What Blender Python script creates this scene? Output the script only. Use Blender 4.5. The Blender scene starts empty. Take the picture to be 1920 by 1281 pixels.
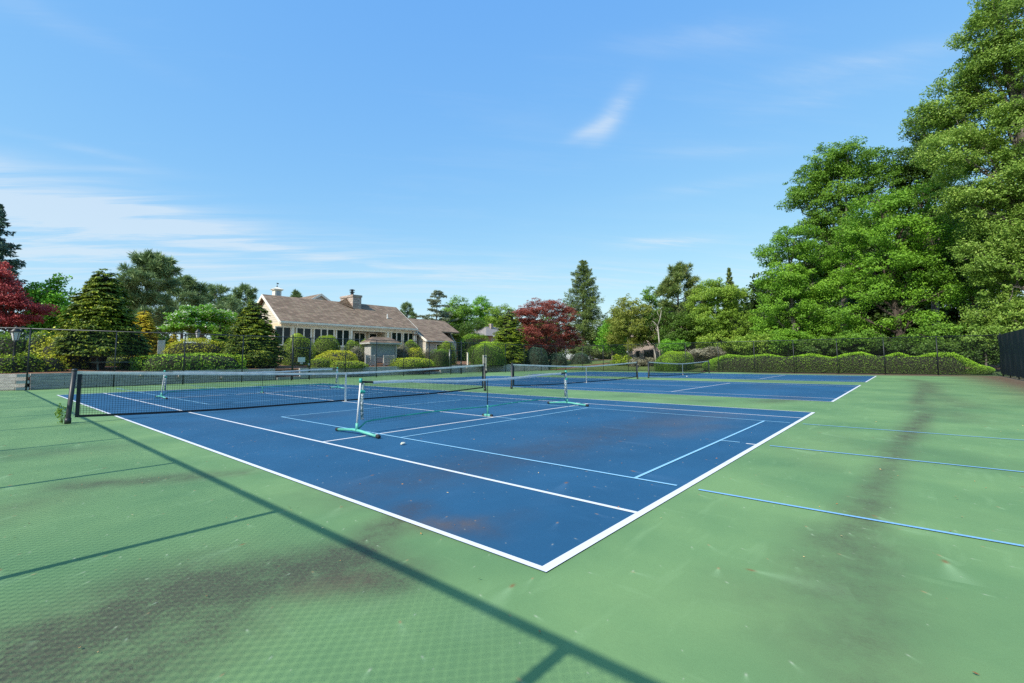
import bpy, bmesh, math, random
import numpy as np
from mathutils import Vector, Matrix

R = math.radians
sc = bpy.context.scene
COL = sc.collection
rng = np.random.default_rng(7)
random.seed(7)

# ------------------------------------------------------------------ survey of the place
# photographer's position and view axes, metres, court corner = origin, X along the baseline, Y along the sideline
CAM = np.array([-2.4028, -1.7752, 1.3194])
YAW, PITCH, ROLL = 0.704756, 0.0784868, -0.0047668
FPX, SHY = 870.143, -35.0
_f = np.array([math.cos(YAW)*math.cos(PITCH), math.sin(YAW)*math.cos(PITCH), math.sin(PITCH)])
_s0 = np.array([math.sin(YAW), -math.cos(YAW), 0.0]); _u0 = np.cross(_s0, _f)
_s = math.cos(ROLL)*_s0 + math.sin(ROLL)*_u0
_u = -math.sin(ROLL)*_s0 + math.cos(ROLL)*_u0
SUN_EL, SUN_AZ = R(41.5), R(180.0)

def ray(u, v):
    return _f + _s*(u-960)/FPX - _u*(v-640.5-SHY)/FPX
def PT(u, v, X=None, Y=None):
    """surveyed point: sight line (u, v) met with the vertical plane X or Y"""
    d = ray(u, v)
    t = (X-CAM[0])/d[0] if X is not None else (Y-CAM[1])/d[1]
    return CAM + t*d
def GP(u, v, z=0.0):
    d = ray(u, v); return CAM + d*(z-CAM[2])/d[2]
def scale_at(p, u=960):
    """metres per pixel at a point"""
    D = float((p-CAM) @ _f)
    return D/FPX

def wall_y(x):
    xs = [-60, -5, -.5, 8.9, 15, 21, 28, 34, 37, 43, 46, 160]
    ys = [44, 32.0, 29.5, 30.95, 31.7, 32.4, 33.0, 33.0, 31.6, 31.2, 30.5, 30.5]
    return float(np.interp(x, xs, ys))
def sstep(a, b, x):
    t = min(1, max(0, (x-a)/(b-a))); return t*t*(3-2*t)
def H(x, y):
    w = wall_y(x)
    if y > w:
        h = .70 + min(.9, .05*(y-w))
        tp = 1 - sstep(37.5, 45, x)
        h2 = min(.8, .03*max(0, y-w))
        return max(h*tp + h2*(1-tp), min(1.2, .05*max(0, x-44.3)))
    if x > 44.3:
        return min(1.2, .05*(x-44.3))
    return 0.0

# ------------------------------------------------------------------ materials
def mat(name, col, rough=.8, col2=None, scale=6, detail=6, bump=0, bscale=60, metallic=0, stretch=(1,1,1), spec=.5, lo=.35, hi=.65):
    m = bpy.data.materials.new(name); m.use_nodes = True
    nt = m.node_tree; N, L = nt.nodes, nt.links
    b = N['Principled BSDF']; b.inputs['Roughness'].default_value = rough; b.inputs['Metallic'].default_value = metallic
    b.inputs['Specular IOR Level'].default_value = spec
    b.inputs['Base Color'].default_value = (*col, 1)
    tc = N.new('ShaderNodeTexCoord'); mp = N.new('ShaderNodeMapping'); mp.inputs['Scale'].default_value = stretch
    L.new(tc.outputs['Object'], mp.inputs['Vector'])
    if col2 is not None:
        n = N.new('ShaderNodeTexNoise'); n.inputs['Scale'].default_value = scale; n.inputs['Detail'].default_value = detail
        L.new(mp.outputs[0], n.inputs['Vector'])
        r = N.new('ShaderNodeValToRGB'); r.color_ramp.elements[0].color = (*col, 1); r.color_ramp.elements[1].color = (*col2, 1)
        r.color_ramp.elements[0].position = lo; r.color_ramp.elements[1].position = hi
        L.new(n.outputs['Fac'], r.inputs[0]); L.new(r.outputs[0], b.inputs['Base Color'])
    if bump:
        n2 = N.new('ShaderNodeTexNoise'); n2.inputs['Scale'].default_value = bscale; n2.inputs['Detail'].default_value = 3
        L.new(mp.outputs[0], n2.inputs['Vector'])
        bp = N.new('ShaderNodeBump'); bp.inputs['Strength'].default_value = bump; bp.inputs['Distance'].default_value = .02
        L.new(n2.outputs['Fac'], bp.inputs['Height']); L.new(bp.outputs[0], b.inputs['Normal'])
    return m

LEAFGAIN = (1.95, 1.75, 1.45)
def leafmat(name, c0, c1, c2=None, transl=.3, rough=.55):
    m = bpy.data.materials.new(name); m.use_nodes = True
    nt = m.node_tree; N, L = nt.nodes, nt.links
    b = N['Principled BSDF']; out = N['Material Output']
    b.inputs['Roughness'].default_value = rough; b.inputs['Specular IOR Level'].default_value = .35
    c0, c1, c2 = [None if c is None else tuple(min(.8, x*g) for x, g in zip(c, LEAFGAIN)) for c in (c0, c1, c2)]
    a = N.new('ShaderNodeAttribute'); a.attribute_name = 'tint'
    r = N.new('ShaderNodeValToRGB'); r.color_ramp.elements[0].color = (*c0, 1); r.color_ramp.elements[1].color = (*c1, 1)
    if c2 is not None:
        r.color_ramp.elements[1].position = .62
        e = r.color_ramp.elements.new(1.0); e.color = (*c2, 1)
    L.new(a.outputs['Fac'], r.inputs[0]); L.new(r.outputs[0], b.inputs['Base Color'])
    t = N.new('ShaderNodeBsdfTranslucent'); L.new(r.outputs[0], t.inputs['Color'])
    mx = N.new('ShaderNodeMixShader'); mx.inputs[0].default_value = transl
    L.new(b.outputs[0], mx.inputs[1]); L.new(t.outputs[0], mx.inputs[2]); L.new(mx.outputs[0], out.inputs['Surface'])
    return m

M = {}
M['white'] = mat('white_paint', (.74,.74,.72), .5, (.66,.66,.64), 3)
M['trim'] = mat('trim_paint', (.87,.80,.67), .55, (.79,.72,.59), 2)
M['tape'] = mat('net_tape', (.90,.83,.72), .8, (.66,.61,.53), 5)
M['black'] = mat('black_coat', (.012,.016,.018), .45, (.022,.027,.03), 8)
M['net'] = mat('net_cord', (.012,.014,.016), .9)
M['netband'] = mat('net_band', (.012,.015,.02), .8, (.02,.024,.03), 8)
M['mesh'] = mat('vinyl_wire', (.012,.018,.02), .6)
M['rail'] = mat('rail_metal', (.03,.036,.04), .35, metallic=.3)
M['teal'] = mat('teal_coat', (.12,.47,.37), .45, (.09,.38,.30), 5)
M['teal_dark'] = mat('teal_tube', (.02,.30,.23), .4, (.03,.36,.28), 5)
M['rubber'] = mat('rubber', (.015,.015,.016), .7)
M['sleeve'] = mat('net_sleeve', (.58,.60,.61), .8, (.14,.22,.22), 26, lo=.45, hi=.54)
M['timber'] = mat('weathered_timber', (.36,.35,.33), .9, (.54,.52,.49), 3, 8, .5, 30, stretch=(.6,3,6))
M['timber_end'] = mat('timber_end_grain', (.36,.34,.31), .9, (.46,.44,.40), 8, 6, .4, 40)
M['mulch'] = mat('mulch', (.16,.075,.035), .95, (.30,.15,.075), 5, 8, .8, 30)
M['siding'] = None
M['glass'] = mat('window_glass', (.008,.018,.018), .10, spec=.25)
M['dark'] = mat('dark_opening', (.02,.022,.025), .8)
M['kiosk'] = mat('kiosk_paint', (.50,.48,.43), .75, (.44,.42,.38), 4)
M['board'] = mat('notice_board', (.30,.33,.32), .8, (.27,.30,.29), 3)
M['sign'] = mat('grey_sign', (.48,.52,.50), .5, (.42,.46,.44), 4)
M['lampglass'] = mat('lamp_glass', (.62,.64,.64), .25)
M['metalgrey'] = mat('grey_metal', (.35,.36,.36), .4, metallic=.6)
M['screen'] = mat('windscreen_cloth', (.010,.016,.018), .9, (.022,.03,.032), 2.2, 6, .3, 4, stretch=(1.5,1.5,.3))
M['bench'] = mat('green_bench', (.10,.15,.13), .7, (.16,.21,.18), 6)
M['stone'] = None
M['taupe'] = None

def brickmat(name, c1, c2, mortar, scale, bw, bh, ms=.02, rough=.85, bump=.4, axis='xz'):
    m = bpy.data.materials.new(name); m.use_nodes = True
    nt = m.node_tree; N, L = nt.nodes, nt.links; b = N['Principled BSDF']; b.inputs['Roughness'].default_value = rough
    tc = N.new('ShaderNodeTexCoord'); sp = N.new('ShaderNodeSeparateXYZ'); cb = N.new('ShaderNodeCombineXYZ')
    L.new(tc.outputs['Object'], sp.inputs[0])
    ad = N.new('ShaderNodeMath'); ad.operation = 'ADD'
    L.new(sp.outputs['X'], ad.inputs[0])
    if axis == 'xz': L.new(sp.outputs['Y'], ad.inputs[1])
    else: ad.inputs[1].default_value = 0
    L.new(ad.outputs[0], cb.inputs[0]); L.new(sp.outputs['Z'], cb.inputs[1])
    t = N.new('ShaderNodeTexBrick'); t.inputs['Scale'].default_value = scale
    t.inputs['Brick Width'].default_value = bw; t.inputs['Row Height'].default_value = bh; t.inputs['Mortar Size'].default_value = ms
    t.inputs['Color1'].default_value = (*c1, 1); t.inputs['Color2'].default_value = (*c2, 1); t.inputs['Mortar'].default_value = (*mortar, 1)
    t.inputs['Bias'].default_value = 0
    L.new(cb.outputs[0], t.inputs['Vector'])
    n = N.new('ShaderNodeTexNoise'); n.inputs['Scale'].default_value = 9; n.inputs['Detail'].default_value = 6
    L.new(tc.outputs['Object'], n.inputs['Vector'])
    mx = N.new('ShaderNodeMix'); mx.data_type = 'RGBA'; mx.blend_type = 'OVERLAY'; mx.inputs[0].default_value = .45
    L.new(t.outputs['Color'], mx.inputs[6]); L.new(n.outputs['Color'], mx.inputs[7]); L.new(mx.outputs[2], b.inputs['Base Color'])
    hs = N.new('ShaderNodeHueSaturation'); hs.inputs['Saturation'].default_value = .8
    L.new(mx.outputs[2], hs.inputs['Color']); L.new(hs.outputs[0], b.inputs['Base Color'])
    bp = N.new('ShaderNodeBump'); bp.inputs['Strength'].default_value = bump; bp.inputs['Distance'].default_value = .03
    L.new(t.outputs['Fac'], bp.inputs['Height']); bp.invert = True; L.new(bp.outputs[0], b.inputs['Normal'])
    return m
M['shingle'] = brickmat('roof_shingles', (.175,.103,.052), (.31,.20,.11), (.08,.05,.028), 1, .45, .16, .012, .9, .5)
M['shingle_grey'] = brickmat('grey_shingles', (.30,.27,.25), (.24,.215,.20), (.16,.14,.13), 1, .45, .16, .012, .9, .5)
M['stone'] = brickmat('chimney_stone', (.40,.27,.20), (.55,.45,.37), (.30,.24,.19), 1, .38, .2, .02, .9, .9)

def sidingmat(name, col, col2, pitch):
    m = bpy.data.materials.new(name); m.use_nodes = True
    nt = m.node_tree; N, L = nt.nodes, nt.links; b = N['Principled BSDF']; b.inputs['Roughness'].default_value = .7
    tc = N.new('ShaderNodeTexCoord'); sp = N.new('ShaderNodeSeparateXYZ'); L.new(tc.outputs['Object'], sp.inputs[0])
    mu = N.new('ShaderNodeMath'); mu.operation = 'DIVIDE'; mu.inputs[1].default_value = pitch; L.new(sp.outputs['Z'], mu.inputs[0])
    fr = N.new('ShaderNodeMath'); fr.operation = 'FRACT'; L.new(mu.outputs[0], fr.inputs[0])
    r = N.new('ShaderNodeValToRGB'); r.color_ramp.elements[0].position = .0; r.color_ramp.elements[0].color = (*[c*.55 for c in col], 1)
    r.color_ramp.elements[1].position = .12; r.color_ramp.elements[1].color = (*col, 1)
    e = r.color_ramp.elements.new(1.0); e.color = (*col2, 1)
    L.new(fr.outputs[0], r.inputs[0]); L.new(r.outputs[0], b.inputs['Base Color'])
    bp = N.new('ShaderNodeBump'); bp.inputs['Strength'].default_value = .8; bp.inputs['Distance'].default_value = .03; bp.invert = True
    L.new(fr.outputs[0], bp.inputs['Height']); L.new(bp.outputs[0], b.inputs['Normal'])
    return m
M['siding'] = sidingmat('beige_siding', (.64,.51,.33), (.68,.55,.37), .16)
M['siding_lit'] = sidingmat('lit_grey_siding', (.56,.50,.40), (.60,.54,.44), .2)  # greyer siding copy for gables and wing, sunlit look put into its colour
M['taupe'] = sidingmat('taupe_siding', (.33,.26,.225), (.37,.30,.26), .18)
M['bark'] = mat('grey_bark', (.10,.085,.07), .95, (.19,.165,.14), 7, 8, .8, 25, stretch=(1,1,.25))
M['bark_brown'] = mat('brown_bark', (.055,.040,.030), .95, (.10,.075,.058), 7, 8, .8, 25, stretch=(1,1,.25))
M['bark_pale'] = mat('pale_bark', (.30,.265,.225), .9, (.44,.40,.34), 5, 8, .6, 25, stretch=(1,1,.4))

L_ = {
 'green':  leafmat('leaf_green', (.035,.085,.012), (.085,.19,.022), (.15,.27,.04)),
 'silver': leafmat('leaf_silver', (.055,.11,.018), (.125,.225,.040), (.27,.37,.105)),
 'deep':   leafmat('leaf_deep', (.018,.045,.008), (.045,.10,.013), (.085,.16,.025)),
 'shade':  leafmat('leaf_shade', (.010,.024,.005), (.024,.055,.009), (.05,.095,.016)),  # leaves coloured much darker, shade inside the deep woods put into the colour
 'maple':  leafmat('leaf_maple', (.04,.10,.012), (.10,.23,.02), (.16,.30,.035)),
 'bright': leafmat('leaf_bright', (.045,.125,.012), (.10,.26,.02), (.17,.36,.04)),
 'red':    leafmat('leaf_red', (.06,.010,.013), (.23,.04,.048), (.42,.12,.115)),
 'red_old': leafmat('leaf_red_old', (.075,.02,.018), (.17,.05,.042), (.26,.095,.08)),
 'cypress': leafmat('cypress_spray', (.016,.040,.006), (.058,.105,.010), (.25,.30,.024), .2),
 'cypress_b': leafmat('cypress_spray_bright', (.018,.045,.007), (.08,.14,.010), (.25,.31,.022), .2),
 'spruce': leafmat('spruce_needle', (.024,.055,.014), (.075,.125,.035), (.19,.23,.08), .15),
 'bluespruce': leafmat('blue_needle', (.02,.05,.045), (.05,.10,.085), (.09,.16,.14), .12),
 'pine':   leafmat('pine_needle', (.035,.075,.038), (.10,.17,.08), (.19,.27,.13), .2),
 'cedar':  leafmat('cedar_needle', (.05,.085,.06), (.11,.15,.11), (.20,.24,.19), .15),
 'gold':   leafmat('gold_spray', (.11,.115,.01), (.32,.27,.018), (.55,.43,.03), .2),
 'yew':    leafmat('yew_leaf', (.03,.065,.007), (.13,.215,.013), (.32,.42,.025), .2),
 'yew_y':  leafmat('juniper_gold', (.055,.09,.007), (.22,.26,.014), (.46,.46,.025), .2),
 'hedge':  leafmat('hedge_leaf', (.022,.048,.010), (.058,.115,.013), (.20,.41,.02), .2),
 'hedge_b': leafmat('hedge_bright', (.025,.065,.007), (.075,.165,.012), (.22,.37,.02), .2),
 'grey':   leafmat('grey_leaf', (.07,.075,.055), (.15,.155,.125), (.26,.27,.24), .2),
 'dkblue': leafmat('dark_bluegreen', (.012,.035,.024), (.028,.065,.045), (.055,.105,.075), .15),
 'olive':  leafmat('leaf_olive', (.065,.10,.018), (.15,.19,.038), (.26,.28,.065)),
 'willow': leafmat('leaf_willow', (.055,.12,.016), (.13,.23,.03), (.22,.32,.06)),
 'blossom': leafmat('dogwood_bract', (.55,.52,.36), (.72,.68,.52), None, .25),
 'core':   mat('inner_twigs', (.012,.016,.006), .95, (.03,.03,.014), 8),
}

# ------------------------------------------------------------------ object helpers
def tag(o, label=None, cat=None, group=None, kind=None):
    if label: o['label'] = label
    if cat: o['category'] = cat
    if group: o['group'] = group
    if kind: o['kind'] = kind
    return o
def empty(name, loc, label=None, cat=None, group=None, rz=0):
    o = bpy.data.objects.new(name, None); COL.objects.link(o); o.location = loc; o.rotation_euler = (0,0,rz)
    o.empty_display_size = .1
    return tag(o, label, cat, group)
def copy_tree(o, parent=None):
    c = o.copy(); COL.objects.link(c)
    if parent is not None: c.parent = parent
    for ch in list(o.children): copy_tree(ch, c)
    return c

class MB:
    """collects shapes in world metres; build() links them as one mesh object"""
    def __init__(s): s.v = []; s.f = []; s.mi = []; s.st = []
    def add(s, vs, fs, mi=0):
        s.st.append((len(s.v), len(s.f))); n = len(s.v); s.v.extend([tuple(map(float, p)) for p in vs]); s.f.extend([tuple(i+n for i in f) for f in fs]); s.mi.extend([mi]*len(fs)); return s
    def each(s, name, m, parent=None, smooth=False):
        out = []
        for a, b_, fa, fb in s.parts():
            q = MB(); q.v = s.v[a:b_]; q.f = [tuple(i-a for i in f) for f in s.f[fa:fb]]; q.mi = s.mi[fa:fb]
            out.append(q.build(name, m, parent, smooth))
        return out
    def parts(s):
        e = s.st+[(len(s.v), len(s.f))]
        return [(e[i][0], e[i+1][0], e[i][1], e[i+1][1]) for i in range(len(e)-1)]
    def box(s, c, d, rz=0, mi=0, bev=0):
        x, y, z = d[0]/2, d[1]/2, d[2]/2
        b = min(bev, x*.9, y*.9)
        cr, sr = math.cos(rz), math.sin(rz)
        if b <= 0:
            ring = [(-x,-y),(x,-y),(x,y),(-x,y)]
        else:
            ring = [(-x+b,-y),(x-b,-y),(x,-y+b),(x,y-b),(x-b,y),(-x+b,y),(-x,y-b),(-x,-y+b)]
        n = len(ring)
        P = [(c[0]+px*cr-py*sr, c[1]+px*sr+py*cr, c[2]+zz) for zz in (-z, z) for px, py in ring]
        F = [tuple(reversed(range(n))), tuple(range(n, 2*n))] + [(i, (i+1)%n, n+(i+1)%n, n+i) for i in range(n)]
        return s.add(P, F, mi)
    def prism(s, poly, vec, mi=0):
        """closed polygon (3D points, in order) pushed along vec"""
        n = len(poly); v = np.array(vec, float)
        P = [np.array(p, float) for p in poly]; Q = [p+v for p in P]
        F = [tuple(reversed(range(n))), tuple(range(n, 2*n))] + [(i, (i+1)%n, n+(i+1)%n, n+i) for i in range(n)]
        return s.add(P+Q, F, mi)
    def tube(s, pts, rad, n=6, mi=0, caps=True):
        pts = [np.array(p, float) for p in pts]
        if not hasattr(rad, '__len__'): rad = [rad]*len(pts)
        rings = []
        for i, p in enumerate(pts):
            t = pts[min(i+1, len(pts)-1)] - pts[max(i-1, 0)]; t /= (np.linalg.norm(t)+1e-9)
            a = np.array([0,0,1.]) if abs(t[2]) < .9 else np.array([1.,0,0])
            e1 = np.cross(t, a); e1 /= np.linalg.norm(e1); e2 = np.cross(t, e1)
            rings.append([p + rad[i]*(math.cos(2*math.pi*k/n)*e1 + math.sin(2*math.pi*k/n)*e2) for k in range(n)])
        P = [q for r in rings for q in r]
        F = [(i*n+k, i*n+(k+1)%n, (i+1)*n+(k+1)%n, (i+1)*n+k) for i in range(len(pts)-1) for k in range(n)]
        if caps: F += [tuple(reversed(range(n))), tuple(range((len(pts)-1)*n, len(pts)*n))]
        return s.add(P, F, mi)
    def lathe(s, c, prof, n=12, mi=0):
        P = [(c[0]+r*math.cos(2*math.pi*k/n), c[1]+r*math.sin(2*math.pi*k/n), c[2]+z) for r, z in prof for k in range(n)]
        F = [(i*n+k, i*n+(k+1)%n, (i+1)*n+(k+1)%n, (i+1)*n+k) for i in range(len(prof)-1) for k in range(n)]
        F += [tuple(reversed(range(n))), tuple(range((len(prof)-1)*n, len(prof)*n))]
        return s.add(P, F, mi)
    def build(s, name, mats, parent=None, smooth=False):
        me = bpy.data.meshes.new(name); 
        off = np.array(parent_loc(parent)) if parent is not None else np.zeros(3)
        V = [tuple(np.array(p)-off) for p in s.v]
        me.from_pydata(V, [], s.f); me.update()
        mats = mats if isinstance(mats, (list, tuple)) else [mats]
        for m in mats: me.materials.append(m)
        if len(mats) > 1: me.polygons.foreach_set('material_index', s.mi)
        if smooth: me.polygons.foreach_set('use_smooth', [True]*len(me.polygons))
        o = bpy.data.objects.new(name, me); COL.objects.link(o)
        if parent is not None: o.parent = parent
        return o
def parent_loc(p):
    l = np.zeros(3)
    while p is not None:
        l = l + np.array(p.location); p = p.parent
    return l

def quads_obj(name, V, tint, mats, parent=None, mi=None):
    """V (n,4,3) world -> one mesh object of n quads with a per-face 'tint'"""
    n = len(V); me = bpy.data.meshes.new(name)
    off = parent_loc(parent) if parent is not None else np.zeros(3)
    co = (V.reshape(-1, 3)-off).astype(np.float32)
    me.vertices.add(4*n); me.vertices.foreach_set('co', co.ravel())
    me.loops.add(4*n); me.loops.foreach_set('vertex_index', np.arange(4*n, dtype=np.int32))
    me.polygons.add(n); me.polygons.foreach_set('loop_start', np.arange(0, 4*n, 4, dtype=np.int32))
    if mi is not None: me.polygons.foreach_set('material_index', mi.astype(np.int32))
    me.update(calc_edges=True)
    a = me.attributes.new('tint', 'FLOAT', 'FACE'); a.data.foreach_set('value', np.clip(tint, 0, 1).astype(np.float32))
    for m in (mats if isinstance(mats, (list, tuple)) else [mats]): me.materials.append(m)
    o = bpy.data.objects.new(name, me); COL.objects.link(o)
    if parent is not None: o.parent = parent
    return o

def unit(a): return a/(np.linalg.norm(a, axis=-1, keepdims=True)+1e-9)
def kites(C, Nn, ln, wd, axis=None):
    """leaf kites: centre C, normal Nn, length ln, width wd, long axis 'axis' (else random)"""
    n = len(C)
    a = rng.normal(size=(n,3)) if axis is None else axis + .25*rng.normal(size=(n,3))
    Nn = unit(Nn)
    t = unit(a - (a*Nn).sum(1, keepdims=True)*Nn); b = np.cross(Nn, t)
    l = np.broadcast_to(np.asarray(ln), (n,))[:, None]; w = np.broadcast_to(np.asarray(wd), (n,))[:, None]
    return np.stack([C - t*l*.5, C + b*w*.5 - t*l*.05, C + t*l*.5, C - b*w*.5 - t*l*.05], 1)

# ------------------------------------------------------------------ trees
def bark_curve(mb, p0, p1, r0, r1, sag=0., k=5, wob=.06, n=6):
    p0, p1 = np.array(p0, float), np.array(p1, float); L = np.linalg.norm(p1-p0)
    pts = []
    for i in range(k+1):
        t = i/k; p = p0 + (p1-p0)*t; p[2] += sag*L*math.sin(math.pi*t)
        if 0 < i < k: p += rng.normal(size=3)*wob*L*.3
        pts.append(p)
    mb.tube(pts, [r0+(r1-r0)*(i/k) for i in range(k+1)], n)
    return pts

def broadleaf(name, label, cat, base, lobes, leaf, bark='bark', clump=.9, per=110, size=.16, dens=1.0, trunk_r=.25, group=None,
              top=None, flat=.6, seed=0, extra=None, lobe_var=1.0, droop=0.):
    """base (x,y,z); lobes = list of (centre xyz, rx, rz); leaf clumps fill each lobe's outer shell, limbs reach them"""
    global rng
    rng = np.random.default_rng(1000+seed)
    root = empty(name, base, label, cat, group)
    base = np.array(base, float)
    tb = MB()
    cen = np.mean([l[0] for l in lobes], 0)
    zmin = min(l[0][2]-l[2] for l in lobes); ztop = max(l[0][2]+l[2]*.6 for l in lobes)
    tk = [base + np.array([0,0,-.25])]
    K = 7
    axis_top = np.array([cen[0], cen[1], ztop])
    for i in range(1, K+1):
        t = i/K
        p = base + np.array([0,0,1.])*(ztop-base[2])*t + (np.array([axis_top[0]-base[0], axis_top[1]-base[1], 0]))*t**1.6
        p += np.append(rng.normal(size=2), 0)*.05*trunk_r*4
        tk.append(p)
    tb.tube(tk, [trunk_r*1.35]+[trunk_r*(1-.85*(i/K)**1.1)+.012 for i in range(1, K+1)], 8)
    tka = np.array(tk)
    Vs, Ts, MI = [], [], []
    for (c, rx, rz) in lobes:
        c = np.array(c, float)
        # limb from the trunk to the lobe
        zt = base[2] + (c[2]-base[2])*(.55+.2*rng.random())
        ps = np.array([np.interp(zt, tka[:,2], tka[:,k]) for k in range(3)])
        r_l = max(.03, min(trunk_r*.5, .05*rx+.03))
        lp = bark_curve(tb, ps, c, r_l, r_l*.4, .06)
        n = max(5, int(dens*9*(rx*rx*rz)**(2/3)/(clump*clump)))
        d = unit(rng.normal(size=(n,3))); rad = .45+.55*rng.random(n)**.6
        crr = clump*(.45+1.0*rng.random(n)**1.6)
        ns = max(3, int(n*.35)); d2 = unit(rng.normal(size=(ns,3))*np.array([1,1,.8])+np.array([0,0,.12]))
        d = np.concatenate([d, d2]); rad = np.concatenate([rad, .98+.30*rng.random(ns)]); crr = np.concatenate([crr, clump*(.28+.35*rng.random(ns))]); n += ns
        P = c + d*rad[:,None]*np.array([rx, rx, rz])
        lobe_t = .22*(rng.random()-.5)*lobe_var
        tw = min(n, 7)
        for j in range(tw):
            q = lp[2+int(rng.integers(0, 4))]
            bark_curve(tb, q, P[j], r_l*.35, .012, .05, 4, .1, 5)
        cl_t = rng.random(n)*.35
        cnt = np.maximum(10, (per*(crr/clump)**2)).astype(int)
        ci = np.repeat(np.arange(n), cnt); cc = P[ci]; nm = len(ci)
        dd = unit(rng.normal(size=(nm,3))); rr = rng.random(nm)**.45
        cr = crr[ci]
        off = dd*rr[:,None]*cr[:,None]*np.array([1,1,flat])
        Q = cc + off
        if droop: Q[:,2] -= droop*(off[:,0]**2+off[:,1]**2)/np.maximum(cr, .1)
        outw = unit(Q - (c - np.array([0,0,rz*.4])))
        nn = unit(.55*outw + np.array([0,0,.45]) + .75*rng.normal(size=(nm,3)))
        s = size*(.65+.7*rng.random(nm))
        Vs.append(kites(Q, nn, s, s*.62))
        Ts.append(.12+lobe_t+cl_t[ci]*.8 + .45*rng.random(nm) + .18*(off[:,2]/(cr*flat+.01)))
    V = np.concatenate(Vs); T = np.concatenate(Ts)
    tb.build('trunk', M[bark], root, True)
    mats = [L_[leaf]]; mi = None
    if extra:   # blossoms riding on the upper leaves
        emat, frac, esz = extra
        V2, T2 = V, T
        up = V.mean(1)
        pick = (rng.random(len(V)) < frac)
        C = up[pick] + np.array([0,0,.06]); 
        nb = unit(np.array([0,0,1.]) + .35*rng.normal(size=(len(C),3)))
        Vb = kites(C, nb, esz, esz*.9)
        V = np.concatenate([V, Vb]); T = np.concatenate([T, rng.random(len(Vb))]); mi = np.concatenate([np.zeros(len(V2)), np.ones(len(Vb))])
        mats = [L_[leaf], L_[emat]]
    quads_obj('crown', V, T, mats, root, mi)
    return root

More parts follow.
